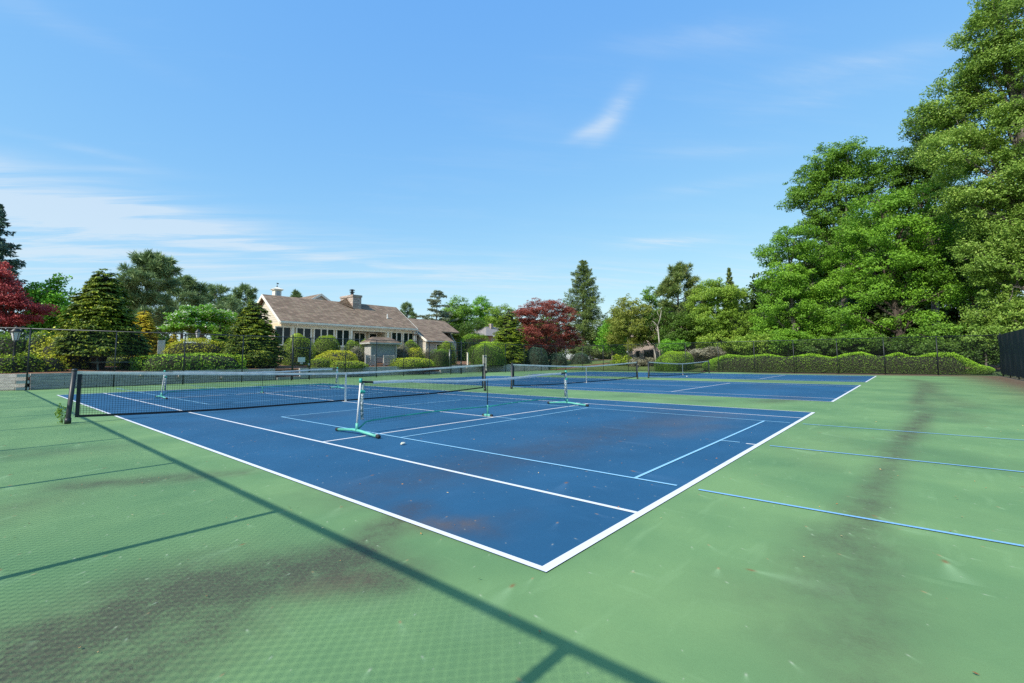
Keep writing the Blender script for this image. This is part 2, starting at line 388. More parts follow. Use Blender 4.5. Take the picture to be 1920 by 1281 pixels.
def conifer(name, label, cat, base, h, r, leaf, kind='spruce', dens=1.0, size=.22, seed=0, group=None, bark='bark_brown', z0=.06, shape=1.0, irregular=.2, droop=.25):
    """spruce: whorled drooping branches; pine: open upswept limbs with tufts; cedar: flat tiers"""
    global rng
    rng = np.random.default_rng(3000+seed)
    root = empty(name, base, label, cat, group); base = np.array(base, float)
    tb = MB(); tr = .018*h+.05
    tk = [base+np.array([0,0,-.25])] + [base + np.array([.02*h*math.sin(i*1.3)*.2, .02*h*math.cos(i*1.7)*.2, h*i/7]) for i in range(1,8)]
    tb.tube(tk, [tr*1.2]+[tr*(1-i/7.2) for i in range(1,8)], 7)
    nb = int({'cedar': 34, 'spruce': 62, 'pine': 13}[kind]*h/6*dens)
    Vs, Ts = [], []
    for i in range(nb):
        t = z0 + (1-z0)*min(.985, ((i+.5+.7*rng.normal())/nb))**.9 if i > 2 else z0+(1-z0)*i/nb
        if isinstance(t, complex) or t != t: t = z0
        if kind == 'spruce': prof = (1-t)**shape
        elif kind == 'cedar': prof = (1-t)**.42*(.45+.65*rng.random())
        else: prof = (math.sin(math.pi*min(1, .22+.76*t)))**.7
        Lb = r*prof*(1-irregular+1.6*irregular*rng.random())+.10
        az = i*2.399963 + rng.normal()*.5
        d = np.array([math.cos(az), math.sin(az), 0])
        st = base + np.array([0,0,h*min(t,.985)])
        rise = {'spruce': .16-droop*.9*(1-t)+.12*rng.normal(), 'cedar': .10+.10*rng.normal(), 'pine': .22+.35*t+.12*rng.normal()}[kind]
        K = 6; pts = []
        for k in range(K+1):
            s = k/K
            z = Lb*(rise*s + (.14 if kind == 'spruce' else .05)*s*s - (.10 if kind == 'cedar' else 0)*s**3)
            pts.append(st + d*Lb*s + np.array([0,0,z]) + (rng.normal(size=3)*.02*Lb if k else 0))
        if i%2 == 0 or kind == 'pine': tb.tube(pts, [max(.012, .055*Lb**.8*.5*(1-k/K)+.008) for k in range(K+1)], 5)
        pa = np.array(pts); side = np.array([-d[1], d[0], 0])
        if kind == 'pine':
            nt = max(5, int(Lb*6.5))
            s = .30+.72*rng.random(nt)**.8
            P = np.stack([np.interp(s, np.linspace(0,1,K+1), pa[:,k]) for k in range(3)], 1)
            P += side*(rng.normal(size=nt)*.20*Lb*(1.15-.6*s))[:,None] + np.stack([np.zeros(nt), np.zeros(nt), rng.random(nt)*.22*Lb*.5], 1)
            m = 46; cc = np.repeat(P, m, 0)
            ax = unit(rng.normal(size=(len(cc),3))*.8 + np.array([0,0,.45]) + d*.6)
            ln = size*(1.0+.9*rng.random(len(cc)))
            C = cc + ax*ln[:,None]*.6 + rng.normal(size=cc.shape)*.10
            nn = np.cross(ax, rng.normal(size=ax.shape))
            Vs.append(kites(C, nn, ln, ln*.12, ax)); Ts.append(.15+.45*rng.random(len(cc)) + np.repeat(rng.random(nt)*.4, m))
        else:
            m = int((95 if kind == 'spruce' else 110)*max(.3, Lb))
            s = rng.random(m)**.7
            P = np.stack([np.interp(s, np.linspace(0,1,K+1), pa[:,k]) for k in range(3)], 1)
            sd = rng.choice([-1,1], m)
            wd = Lb*(.36 if kind == 'cedar' else .26)*(1-.7*s)+.10
            lat = rng.random(m)*wd*sd
            P = P + side*lat[:,None] + d*(np.abs(lat)*.45)[:,None]
            hang = rng.random(m)**1.3
            if kind == 'spruce': P[:,2] -= hang*(.28+.20*Lb)*droop*3.0*(.5+.5*s)
            else: P[:,2] += rng.normal(size=m)*.10
            ax = unit(d*.7 + side*(sd*.6)[:,None] + np.array([0,0,-.9*droop*3 if kind == 'spruce' else .08])*(hang if kind == 'spruce' else np.ones(m))[:,None] + .35*rng.normal(size=(m,3)))
            ln = size*(.6+.8*rng.random(m))
            nn = unit(np.array([0,0,.7]) + .8*rng.normal(size=(m,3)))
            Vs.append(kites(P, nn, ln, ln*.32, ax)); Ts.append(.08+.40*rng.random(m)+.40*s*rng.random(m)+.20*rng.random())
    tb.build('trunk', M[bark], root, True)
    quads_obj('crown', np.concatenate(Vs), np.concatenate(Ts), L_[leaf], root)
    return root

def fancypress(name, label, cat, base, h, r, leaf, seed=0, group=None, n=620, z0=.03, size=.16, shape=.85, per=46, round_=.25, tier=.5):
    """broad golden false cypress: layered flat fans, new growth yellow at the tips"""
    global rng
    rng = np.random.default_rng(5000+seed)
    n = int(n*1.9); root = empty(name, base, label, cat, group); base = np.array(base, float)
    tb = MB(); tr = .03*h+.03
    tb.tube([base+np.array([0,0,-.25]), base+np.array([.05,0,h*.4]), base+np.array([0,.05,h*.93])], [tr*1.2, tr*.7, .02], 7)
    for k in range(3):
        a = k*2.2+.4
        tb.tube([base+np.array([.08*math.cos(a),.08*math.sin(a),-.2]), base+np.array([.25*r*math.cos(a), .25*r*math.sin(a), h*.3]), base+np.array([.35*r*math.cos(a), .35*r*math.sin(a), h*.55])], [tr*.8, tr*.5, .02], 6)
    t = z0+(1-z0)*(1-np.sqrt(1-rng.random(n)*.995))          # denser low down, by area
    t = np.clip(t + rng.normal(size=n)*.02, z0, .99)
    az = rng.random(n)*2*math.pi
    prof = ((1-t)**shape)*(1-round_) + round_*np.sqrt(np.clip(1-t**2.2, 0, 1))
    prof *= 1-.35*np.clip((.16-t)/.16, 0, 1)
    lump = 1+.10*np.sin(az*3+t*9)+.08*np.sin(az*5-t*17)
    rad = r*prof*lump*(.66+.42*rng.random(n))
    C = base + np.stack([rad*np.cos(az), rad*np.sin(az), h*t + .0*t], 1)
    d = np.stack([np.cos(az), np.sin(az), np.zeros(n)], 1)
    cr = .040*h*(.7+.8*rng.random(n))*(1-.45*t) + .08
    m = per; cc = np.repeat(C, m, 0); ci = np.repeat(np.arange(n), m); dd = d[ci]
    a = rng.random(n*m)**.7; b = rng.normal(size=n*m)*.42
    side = np.stack([-dd[:,1], dd[:,0], 0*b], 1)
    off = dd*((a-.45)*cr[ci]*1.5)[:,None] + side*(b*cr[ci])[:,None]
    Q = cc + off; Q[:,2] += (.10-.30*a*a)*cr[ci] + rng.normal(size=n*m)*.05*cr[ci]
    ax = unit(dd + side*(b*1.1)[:,None] + np.array([0,0,-.2]))
    nn = unit(np.array([0,0,1.]) + .45*dd + .5*rng.normal(size=(n*m,3)))
    ln = size*(.6+.8*rng.random(n*m))
    T = .62*a**2.4 + .30*rng.random(n*m) + .30*(rng.random(n)[ci]-.45)
    # dark twiggy heart so the tree is not see-through
    nc = 26; mb = MB()
    V = kites(Q, nn, ln, ln*.42, ax)
    ring = []
    for k in range(9):
        tt = max(.02, z0)+(1-max(.02, z0))*k/8; pr = (((1-tt)**shape)*(1-round_)+round_*math.sqrt(max(0,1-tt**2.2)))*r*.62+.02
        ring.append((pr*(.45 if k == 0 else 1), .10+h*.93*tt))
    mb.lathe(base, ring, 14)
    tb.build('trunk', M['bark_brown'], root, True)
    cr_o = quads_obj('crown', V, T, L_[leaf], root)
    mb.build('inner_branches', L_['core'], root, True)
    return root

def clipped(name, label, cat, base, rx, ry, h, leaf, seed=0, group=None, size=.068, dens=1.0, power=2.6, lift=0., lump=.06, rz=0., wave=None, topshift=.45, flat=False, stems=False, ragged=0.):
    """clipped evergreen: small leaves over a lumpy superellipsoid, dark twigs inside"""
    global rng
    rng = np.random.default_rng(7000+seed)
    root = empty(name, base, label, cat, group); base = np.array(base, float)
    area = math.pi*rx*ry + math.pi*(rx+ry)*h*.9
    n = int(min(110000, dens*area/(size*size)*1.9))
    u = rng.normal(size=(n,3)); u[:,2] = np.abs(u[:,2])*1.0 - .10
    u = unit(u)
    e = power
    k = (np.abs(u[:,0])**e + np.abs(u[:,1])**e + np.abs(np.where(u[:,2]>0, u[:,2], u[:,2]*2.5))**e)**(-1/e)
    S = u*k[:,None]
    ph = rng.random(6)*6
    lm = 1 + lump*(np.sin(S[:,0]*5+ph[0])*np.cos(S[:,1]*4.3+ph[1]) + .6*np.sin(S[:,2]*6+S[:,0]*3+ph[2])) 
    dep = rng.random(n)**2*.10*(1+ragged*3)
    if ragged: dep = dep - ragged*rng.random(n)**3*.6
    P = S*lm[:,None]*(1-dep)[:,None]
    hh = h
    X = P[:,0]*rx; Y = P[:,1]*ry; Z = lift + np.clip(P[:,2], -.12, 2)*(h-lift)
    if wave is not None: Z = lift + (Z-lift)*np.array(wave(X))/h
    cr, sr = math.cos(rz), math.sin(rz)
    Q = base + np.stack([X*cr-Y*sr, X*sr+Y*cr, np.maximum(Z, .02 if lift == 0 else -9)], 1)
    nb = unit(np.stack([S[:,0]/rx, S[:,1]/ry, np.maximum(S[:,2], -.2)/h], 1))
    nn = np.stack([nb[:,0]*cr-nb[:,1]*sr, nb[:,0]*sr+nb[:,1]*cr, nb[:,2]], 1)
    nn2 = unit(nn + .65*rng.normal(size=(n,3)))
    s = size*(.6+.8*rng.random(n))
    ax = unit(nn*.8 + np.array([0,0,.6]) + .6*rng.normal(size=(n,3)))
    V = kites(Q, nn2, s, s*.55, ax)
    patch = .5+.5*np.sin(X*3.1+ph[3])*np.sin(Y*2.7+ph[4])
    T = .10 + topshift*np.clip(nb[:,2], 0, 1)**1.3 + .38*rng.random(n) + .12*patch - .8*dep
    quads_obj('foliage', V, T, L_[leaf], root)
    mb = MB(); nu, nv = 18, 7; P2 = []; F2 = []
    for j in range(nv):
        el = (-.10 + (math.pi/2+.06)*j/(nv-1))
        for i in range(nu):
            a = 2*math.pi*i/nu
            w = np.array([math.cos(a)*math.cos(el), math.sin(a)*math.cos(el), math.sin(el)])
            kk = (abs(w[0])**e+abs(w[1])**e+abs(w[2])**e)**(-1/e)*.87
            x, y, z = w[0]*kk*rx, w[1]*kk*ry, lift + max(-.05, w[2]*kk)*(h-lift)
            if wave is not None: z = lift + (z-lift)*float(np.array(wave(np.array([x])))[0])/h
            P2.append((base[0]+x*cr-y*sr, base[1]+x*sr+y*cr, base[2]+max(z, -.1)))
    for j in range(nv-1):
        for i in range(nu): F2.append((j*nu+i, j*nu+(i+1)%nu, (j+1)*nu+(i+1)%nu, (j+1)*nu+i))
    F2.append(tuple(range((nv-1)*nu, nv*nu)))
    if lift > 0: F2.append(tuple(reversed(range(nu))))
    mb.add(P2, F2)
    mb.build('inner_branches', L_['core'], root, True)
    if stems or lift > 0:
        sb = MB()
        for k in range(4):
            a = k*1.57+.5
            sb.tube([base+np.array([.1*rx*math.cos(a), .1*ry*math.sin(a), -.15]), base+np.array([.3*rx*math.cos(a), .3*ry*math.sin(a), lift*.7]), base+np.array([.5*rx*math.cos(a), .5*ry*math.sin(a), lift+.35*(h-lift)])], [.05,.04,.02], 6)
        sb.build('stem', M['bark_brown'], root, True)
    return root

def spot(u, X=None, Y=None, dz=0.):
    p = PT(u, 673, X, Y); return np.array([p[0], p[1], H(p[0], p[1])+dz])
def lobesat(px, X=None, Y=None, jit=1.0, depth=.9):
    """lobes surveyed as (u, v, ru, rv) on a plane -> world centres and radii, staggered in depth"""
    out = []
    for i, l in enumerate(px):
        u, v, ru = l[:3]; rv = l[3] if len(l) > 3 else ru
        p = PT(u, v, X, Y); m = scale_at(p); 
        cs = 1/math.sqrt(1+((u-960)/FPX)**2)
        rx = ru*m*(.5+.5*cs)
        st = ((i*37)%11/10-.5)*rx*1.3*jit
        d = unit(p-CAM)[:2] if False else (p-CAM)[:2]/np.linalg.norm((p-CAM)[:2])
        k = 1 + st/np.linalg.norm((p-CAM)[:2])
        p = CAM + (p-CAM)*k
        out.append((p, rx*k, rv*m*k))
    return out

# ------------------------------------------------------------------ ground, court surfaces, lines
def sheet(name, xs, ys, zf, m, attrs=None, kind='structure'):
    nx, ny = len(xs), len(ys)
    V = [(x, y, zf(x, y)) for y in ys for x in xs]
    F = [(j*nx+i, j*nx+i+1, (j+1)*nx+i+1, (j+1)*nx+i) for j in range(ny-1) for i in range(nx-1)]
    me = bpy.data.meshes.new(name); me.from_pydata(V, [], F); me.update()
    me.materials.append(m)
    if attrs:
        for k, fn in attrs.items():
            a = me.attributes.new(k, 'FLOAT', 'POINT')
            P = np.array(V); a.data.foreach_set('value', fn(P[:,0], P[:,1]).astype(np.float32))
    me.polygons.foreach_set('use_smooth', [True]*len(me.polygons))
    o = bpy.data.objects.new(name, me); COL.objects.link(o); o['kind'] = kind
    return o

def groundmat():
    m = bpy.data.materials.new('lawn_and_soil'); m.use_nodes = True
    nt = m.node_tree; N, L = nt.nodes, nt.links; b = N['Principled BSDF']; b.inputs['Roughness'].default_value = .95
    tc = N.new('ShaderNodeTexCoord')
    n = N.new('ShaderNodeTexNoise'); n.inputs['Scale'].default_value = .16; n.inputs['Detail'].default_value = 7; L.new(tc.outputs['Object'], n.inputs['Vector'])
    r = N.new('ShaderNodeValToRGB'); r.color_ramp.elements[0].position = .42; r.color_ramp.elements[1].position = .52
    r.color_ramp.elements[0].color = (.055,.10,.02,1); r.color_ramp.elements[1].color = (.12,.065,.035,1)
    n2 = N.new('ShaderNodeTexNoise'); n2.inputs['Scale'].default_value = 14; n2.inputs['Detail'].default_value = 8; L.new(tc.outputs['Object'], n2.inputs['Vector'])
    mx = N.new('ShaderNodeMix'); mx.data_type = 'RGBA'; mx.blend_type = 'OVERLAY'; mx.inputs[0].default_value = .8
    L.new(n.outputs['Fac'], r.inputs[0]); L.new(r.outputs[0], mx.inputs[6]); L.new(n2.outputs['Fac'], mx.inputs[7]); L.new(mx.outputs[2], b.inputs['Base Color'])
    bp = N.new('ShaderNodeBump'); bp.inputs['Strength'].default_value = .8; bp.inputs['Distance'].default_value = .05; L.new(n2.outputs['Fac'], bp.inputs['Height']); L.new(bp.outputs[0], b.inputs['Normal'])
    return m
GM = groundmat()
sheet('ground', [-400,-60,-10,44.3,48,60,80,120,500], [-400,-40,-10,10,29,45,120,500], lambda x, y: -.03 if x < 44.4 else H(x, 0 if y > 20 else y)-.03, GM)
xs = list(np.linspace(-60, -6, 12)) + list(np.linspace(-5, 46, 52)) + list(np.linspace(50, 160, 14))
ts = [0, .3, .8, 1.5, 2.5, 4, 6, 9, 13, 18, 26, 40, 70, 130]
V = []; 
for t in [-1]+ts:
    for x in xs:
        y = wall_y(x)+.16+max(t, 0)
        V.append((x, y, -.2 if t < 0 else H(x, y)))
nx = len(xs)
F = [(j*nx+i, j*nx+i+1, (j+1)*nx+i+1, (j+1)*nx+i) for j in range(len(ts)) for i in range(nx-1)]
me = bpy.data.meshes.new('garden_ground'); me.from_pydata(V, [], F); me.materials.append(M['mulch']); me.update()
o = bpy.data.objects.new('garden_ground', me); COL.objects.link(o); o['kind'] = 'structure'
# lawn strip beyond the far corner
lawn = mat('lawn_grass', (.075,.14,.02), .95, (.16,.20,.045), 4, 8, .8, 50)
lx, ly = np.linspace(40.5, 60, 27), np.linspace(23, 47, 25)
def lawn_z(x, y): return max(H(x, y), -.03 if y < wall_y(x)+.16 else -9)+.03
sheet('lawn', list(np.linspace(44.5, 66, 23)), list(np.linspace(14, 30.4, 18)), lambda x, y: H(x, y)+.025, lawn)
sheet('lawn', list(np.linspace(40, 66, 27)), list(np.linspace(31.8, 48, 20)), lambda x, y: H(x, y)+.03, lawn)

STAIN = [  # dark water stains: (x0,y0,x1,y1,width,strength)
 (-2.7,1.2,-1.5,1.45,.38,1.1), (-2.2,.75,-1.6,.95,.25,.9), (-1.7,1.50,-.75,1.15,.26,1.2), (-1.15,1.25,-.65,.72,.18,.95), (-.75,1.15,.25,1.65,.15,.85), (-2.5,1.05,-1.6,1.0,.2,.7), (.1,1.1,.75,.8,.12,.3),
 (-1.6,5.1,-.7,4.55,.18,.8), (-.75,4.6,-.2,4.3,.13,.55), (-2.4,8.3,-1.0,7.6,.3,.4), (-3,3.8,-1.8,4.6,.3,.35),
 (30,-2.4,21,-2.3,.36,.75), (34,-1.8,29,-2.6,.4,.6), (22,-2.2,15,-2.9,.35,.5), (24,-2.2,15.5,-1.9,.16,.8), (20,-2.2,12,-2.0,.24,.5), (12,-2.0,7.5,-1.66,.15,.85), (7.5,-1.66,3.3,-1.44,.12,.65), (3.3,-1.46,1.9,-1.38,.14,.7), (1.9,-1.38,.9,-1.42,.24,.6), (.9,-1.45,.1,-1.55,.22,.4), (1.3,-1.38,.0,-1.60,.13,.5), (.6,-1.1,.2,-1.5,.2,.3), (20,-2.1,11,-2.6,.3,.3),
 (13.2,1.6,15.5,1.0,.35,.6), (12.4,3,13,6,.4,.4), (26.5,2,27.8,6,.6,.5), (33,1.0,36,1.4,.5,.5),
 (.35,2.5,2.9,2.3,.42,.5), (2.9,2.35,6.4,2.3,.5,.6), (6.4,2.3,10,3.2,.4,.4), (.15,1.3,.25,.7,.12,.55), (4.5,-.9,5.5,-.6,.3,.18), (1.0,9.5,3.8,9.2,.4,.3), (20,3,24,3.5,.5,.3)]
DIRT = [(43.5,-6.2,43.4,8,1.0,1.2), (43,-6.2,17,-6.2,1.0,1.2), (43,-5.0,28,-5.3,.7,.7), (42.4,-4,42.0,3,.7,.8), (-1.05,.95,-.78,.8,.09,.55), (.05,1.25,.3,.95,.08,.7), (7,1.9,9,1.6,.4,.35), (5.6,1.4,7.2,1.2,.25,.3)]
def seg(P, A):
    out = np.zeros(len(P[0]))
    for x0,y0,x1,y1,w,s in A:
        dx, dy = x1-x0, y1-y0; L2 = dx*dx+dy*dy
        t = np.clip(((P[0]-x0)*dx+(P[1]-y0)*dy)/L2, 0, 1)
        d2 = (P[0]-x0-t*dx)**2+(P[1]-y0-t*dy)**2
        out = np.maximum(out, s*np.exp(-d2/(2*w*w)))
    return out
def courtmat(name, c0, c1, grime, dirt):
    m = bpy.data.materials.new(name); m.use_nodes = True
    nt = m.node_tree; N, L = nt.nodes, nt.links; b = N['Principled BSDF']; b.inputs['Roughness'].default_value = .82; b.inputs['Specular IOR Level'].default_value = .3
    tc = N.new('ShaderNodeTexCoord')
    def noise(sc_, det, stretch=None, rough=.55):
        n = N.new('ShaderNodeTexNoise'); n.inputs['Scale'].default_value = sc_; n.inputs['Detail'].default_value = det; n.inputs['Roughness'].default_value = rough
        if stretch:
            mp = N.new('ShaderNodeMapping'); mp.inputs['Scale'].default_value = stretch[0]; mp.inputs['Rotation'].default_value = (0,0,stretch[1]); L.new(tc.outputs['Object'], mp.inputs['Vector']); L.new(mp.outputs[0], n.inputs['Vector'])
        else: L.new(tc.outputs['Object'], n.inputs['Vector'])
        return n
    def math_(op, a, b_=None, clamp=False):
        k = N.new('ShaderNodeMath'); k.operation = op; k.use_clamp = clamp
        for i, x in enumerate((a, b_)):
            if x is None: continue
            if isinstance(x, (int, float)): k.inputs[i].default_value = x
            else: L.new(x, k.inputs[i])
        return k.outputs[0]
    def mix(f, a, b_):
        k = N.new('ShaderNodeMix'); k.data_type = 'RGBA'
        L.new(f, k.inputs[0]) if not isinstance(f, float) else setattr(k.inputs[0], 'default_value', f)
        for i, x in ((6, a), (7, b_)):
            if isinstance(x, tuple): k.inputs[i].default_value = (*x, 1)
            else: L.new(x, k.inputs[i])
        return k.outputs[2]
    big = noise(.55, 6); r = N.new('ShaderNodeValToRGB'); r.color_ramp.elements[0].position = .36; r.color_ramp.elements[1].position = .64
    r.color_ramp.elements[0].color = (*c0, 1); r.color_ramp.elements[1].color = (*c1, 1); L.new(big.outputs['Fac'], r.inputs[0])
    col = r.outputs[0]
    # pale scuffs dragged by feet, brushes and wheels
    sc1 = noise(1.0, 7, ((1.1, 5.5, 1), R(32))); k1 = math_('MULTIPLY', math_('SUBTRACT', sc1.outputs['Fac'], .58), 4.0, True)
    sc2 = noise(1.0, 7, ((9, 1.4, 1), R(18))); k2 = math_('MULTIPLY', math_('SUBTRACT', sc2.outputs['Fac'], .62), 4.0, True)
    pale = tuple(min(1, c*1.25+(.045 if 'green' in name else .02)) for c in c1)
    col = mix(math_('MULTIPLY', math_('ADD', k1, k2, True), .42 if 'green' in name else .22), col, pale)
    mid = noise(3.2, 8, None, .7)
    grit = noise(70, 4, ((1, .45, 1), R(25)), .75)
    a1 = N.new('ShaderNodeAttribute'); a1.attribute_name = 'stain'
    g = math_('MULTIPLY', a1.outputs['Fac'], math_('ADD', math_('MULTIPLY', mid.outputs['Fac'], 2.2), -.22), True)
    g = math_('MULTIPLY', g, math_('ADD', math_('MULTIPLY', grit.outputs['Fac'], 2.2), -.15), True)
    col = mix(math_('MULTIPLY', g, .9, True), col, grime)
    # faint general mildew
    gm = noise(.22, 8); k3 = math_('MULTIPLY', math_('SUBTRACT', gm.outputs['Fac'], .56), 2.2, True)
    col = mix(math_('MULTIPLY', math_('MULTIPLY', k3, mid.outputs['Fac']), .75), col, grime)
    a2 = N.new('ShaderNodeAttribute'); a2.attribute_name = 'dirt'
    fine = noise(26, 5, None, .7)
    g2 = math_('MULTIPLY', a2.outputs['Fac'], math_('ADD', math_('MULTIPLY', fine.outputs['Fac'], 1.2), math_('MULTIPLY', mid.outputs['Fac'], .5)), True)
    col = mix(g2, col, dirt)
    # coarse sand grain of the acrylic coat and small specks
    gr = noise(210, 2, None, .6)
    col2 = N.new('ShaderNodeHueSaturation'); L.new(col, col2.inputs['Color']); L.new(math_('ADD', math_('ADD', math_('MULTIPLY', gr.outputs['Fac'], .40), math_('MULTIPLY', grit.outputs['Fac'], .22)), .69), col2.inputs['Value'])
    fc = col2.outputs[0]
    def vm(op, a_, b_=None, scale=None):
        k = N.new('ShaderNodeVectorMath'); k.operation = op; L.new(a_, k.inputs[0])
        if b_ is not None: L.new(b_, k.inputs[1])
        if scale is not None: k.inputs['Scale'].default_value = scale
        return k
    for vs, core, tl, keep, rustc, amt in ((1.05, .012, .19, .62, (.20,.095,.03), .85), (2.5, .006, .045, .66, (.34,.21,.09), .7), (5.0, .0045, .016, .74, (.40,.40,.30), .5)):
        vo = N.new('ShaderNodeTexVoronoi'); vo.inputs['Scale'].default_value = vs; L.new(tc.outputs['Object'], vo.inputs['Vector'])
        d = vm('SUBTRACT', tc.outputs['Object'], vo.outputs['Position'])
        gate = N.new('ShaderNodeSeparateColor'); L.new(vo.outputs['Color'], gate.inputs[0])
        on = math_('GREATER_THAN', gate.outputs[0], keep)
        ang = math_('ADD', math_('MULTIPLY', gate.outputs[1], 1.5), 3.3)
        sx = N.new('ShaderNodeSeparateXYZ'); L.new(d.outputs[0], sx.inputs[0])
        ca, sa = math_('COSINE', ang), math_('SINE', ang)
        al = math_('ADD', math_('MULTIPLY', sx.outputs[0], ca), math_('MULTIPLY', sx.outputs[1], sa))
        pe = math_('SUBTRACT', math_('MULTIPLY', sx.outputs[1], ca), math_('MULTIPLY', sx.outputs[0], sa))
        size = math_('ADD', math_('MULTIPLY', gate.outputs[2], 1.3), .5)
        # tail: widens and fades behind the speck
        q = math_('DIVIDE', pe, math_('ADD', math_('MULTIPLY', math_('MAXIMUM', al, 0.0), .22), core*.9))
        t1 = math_('POWER', 2.718, math_('MULTIPLY', math_('MULTIPLY', q, q), -1.0))
        t2 = math_('MULTIPLY', math_('POWER', 2.718, math_('DIVIDE', math_('MAXIMUM', al, 0.0), math_('MULTIPLY', size, -tl))), math_('GREATER_THAN', al, -core))
        tail = math_('MULTIPLY', math_('MULTIPLY', t1, t2), math_('MULTIPLY', math_('MULTIPLY', on, gate.outputs[2]), .60 if 'green' in name else .28), True)
        fc = mix(tail, fc, tuple(min(1, c*1.3+.10) for c in c1))
        rr_ = math_('ADD', math_('POWER', math_('DIVIDE', al, math_('MULTIPLY', size, core*1.5)), 2.0), math_('POWER', math_('DIVIDE', pe, math_('MULTIPLY', size, core*.8)), 2.0))
        cm = math_('MULTIPLY', math_('MULTIPLY', math_('POWER', 2.718, math_('MULTIPLY', rr_, -1.0)), on), amt, True)
        fc = mix(cm, fc, rustc)
    L.new(fc, b.inputs['Base Color'])
    bp = N.new('ShaderNodeBump'); bp.inputs['Strength'].default_value = .22; bp.inputs['Distance'].default_value = .004
    L.new(gr.outputs['Fac'], bp.inputs['Height']); L.new(bp.outputs[0], b.inputs['Normal'])
    return m
M['court_green'] = courtmat('acrylic_green', (.112,.226,.092), (.172,.300,.117), (.074,.068,.046), (.13,.085,.06))
M['court_blue'] = courtmat('acrylic_blue', (.012,.080,.166), (.018,.102,.205), (.045,.055,.078), (.12,.09,.075))
AT = {'stain': lambda x, y: seg((x, y), STAIN), 'dirt': lambda x, y: seg((x, y), DIRT)}
gx = list(np.arange(-4.6, 4, .11)) + list(np.arange(4, 12, .25)) + list(np.arange(12, 44.31, .7)) + [44.3]
gy = list(np.arange(-7.3, -3, .4)) + list(np.arange(-3, 6, .11)) + list(np.arange(6, 34.4, .6))
sheet('court_surface', gx, gy, lambda x, y: 0.0, M['court_green'], AT)
XO = [0.0, 14.524, 29.036]
W, LN = 10.973, 23.774
MID = LN/2; SV = MID-6.40; SV2 = MID+6.40
def flat(name, rects, z, m, attrs=None):
    V, F = [], []
    for x0,y0,x1,y1 in rects:
        n = len(V); V += [(x0,y0,z),(x1,y0,z),(x1,y1,z),(x0,y1,z)]; F.append((n,n+1,n+2,n+3))
    me = bpy.data.meshes.new(name); me.from_pydata(V, [], F); me.update(); me.materials.append(m)
    o = bpy.data.objects.new(name, me); COL.objects.link(o); o['kind'] = 'structure'; return o
def linemat(name, c, wear):
    m = bpy.data.materials.new(name); m.use_nodes = True
    nt = m.node_tree; N, L = nt.nodes, nt.links; b = N['Principled BSDF']; b.inputs['Roughness'].default_value = .75
    tc = N.new('ShaderNodeTexCoord'); n = N.new('ShaderNodeTexNoise'); n.inputs['Scale'].default_value = 2.2; n.inputs['Detail'].default_value = 9; n.inputs['Roughness'].default_value = .7
    L.new(tc.outputs['Object'], n.inputs['Vector'])
    r = N.new('ShaderNodeValToRGB'); r.color_ramp.elements[0].color = (*c, 1); r.color_ramp.elements[1].color = (*wear, 1); r.color_ramp.elements[0].position = .55; r.color_ramp.elements[1].position = .8
    L.new(n.outputs['Fac'], r.inputs[0]); L.new(r.outputs[0], b.inputs['Base Color']); return m
M['line'] = linemat('line_white', (.70,.71,.72), (.40,.43,.47))
M['pline'] = linemat('line_paleblue', (.26,.53,.72), (.17,.40,.58))
M['pline2'] = linemat('line_blue', (.21,.44,.70), (.15,.35,.52))
lw = .05
for xo in XO:
    nxs = list(np.arange(xo, xo+W, .14 if xo == 0 else 1.0)) + [xo+W]; nys = list(np.arange(0, 6 if xo == 0 else 0.1, .14)) + list(np.arange(6 if xo == 0 else .1, LN, 1.0)) + [LN]
    sheet('playing_court', nxs, nys, lambda x, y: .004, M['court_blue'], AT)
    a, b_ = xo, xo+W; s1, s2 = xo+1.372, xo+W-1.372
    rects = [(a,0,b_,.068), (a,LN-.068,b_,LN), (a,.068,a+lw,LN-.068), (b_-lw,.068,b_,LN-.068), (s1,.068,s1+lw,LN-.068), (s2-lw,.068,s2,LN-.068),
             (s1+lw,SV-lw/2,s2-lw,SV+lw/2), (s1+lw,SV2-lw/2,s2-lw,SV2+lw/2), (xo+W/2-lw/2,SV+lw/2,xo+W/2+lw/2,SV2-lw/2), (xo+W/2-lw/2,.068,xo+W/2+lw/2,.20), (xo+W/2-lw/2,LN-.20,xo+W/2+lw/2,LN-.068)]
    flat('court_line', rects, .008, M['line'])
# pickleball lines laid over the first court
pw = .038
PX0, PX1, PXM = 2.45, 8.53, 5.525
def pick(yc, sgn):
    n1, n2, bl = yc+sgn*2.13, yc-sgn*2.13, yc+sgn*6.71
    R_ = []
    lo_, hi_ = sorted((bl, .12 if sgn > 0 else LN-.12))
    for x in (PX0, PX1): R_.append((x-pw/2, lo_, x+pw/2, hi_))
    for y in (n1, n2, bl): R_.append((PX0+pw/2, y-pw/2, PX1-pw/2, y+pw/2))
    a_, b_ = sorted((n1+sgn*pw/2, SV-.03 if sgn > 0 else SV2+.03)); R_.append((PXM-pw/2, a_, PXM+pw/2, b_))
    a_, b_ = sorted((n2-sgn*pw/2, .30 if sgn > 0 else LN-.30)); R_.append((PXM-pw/2, a_, PXM+pw/2, b_))
    return R_
flat('pickleball_line', pick(2.72, 1) + pick(LN-2.72, -1), .0105, M['pline'])
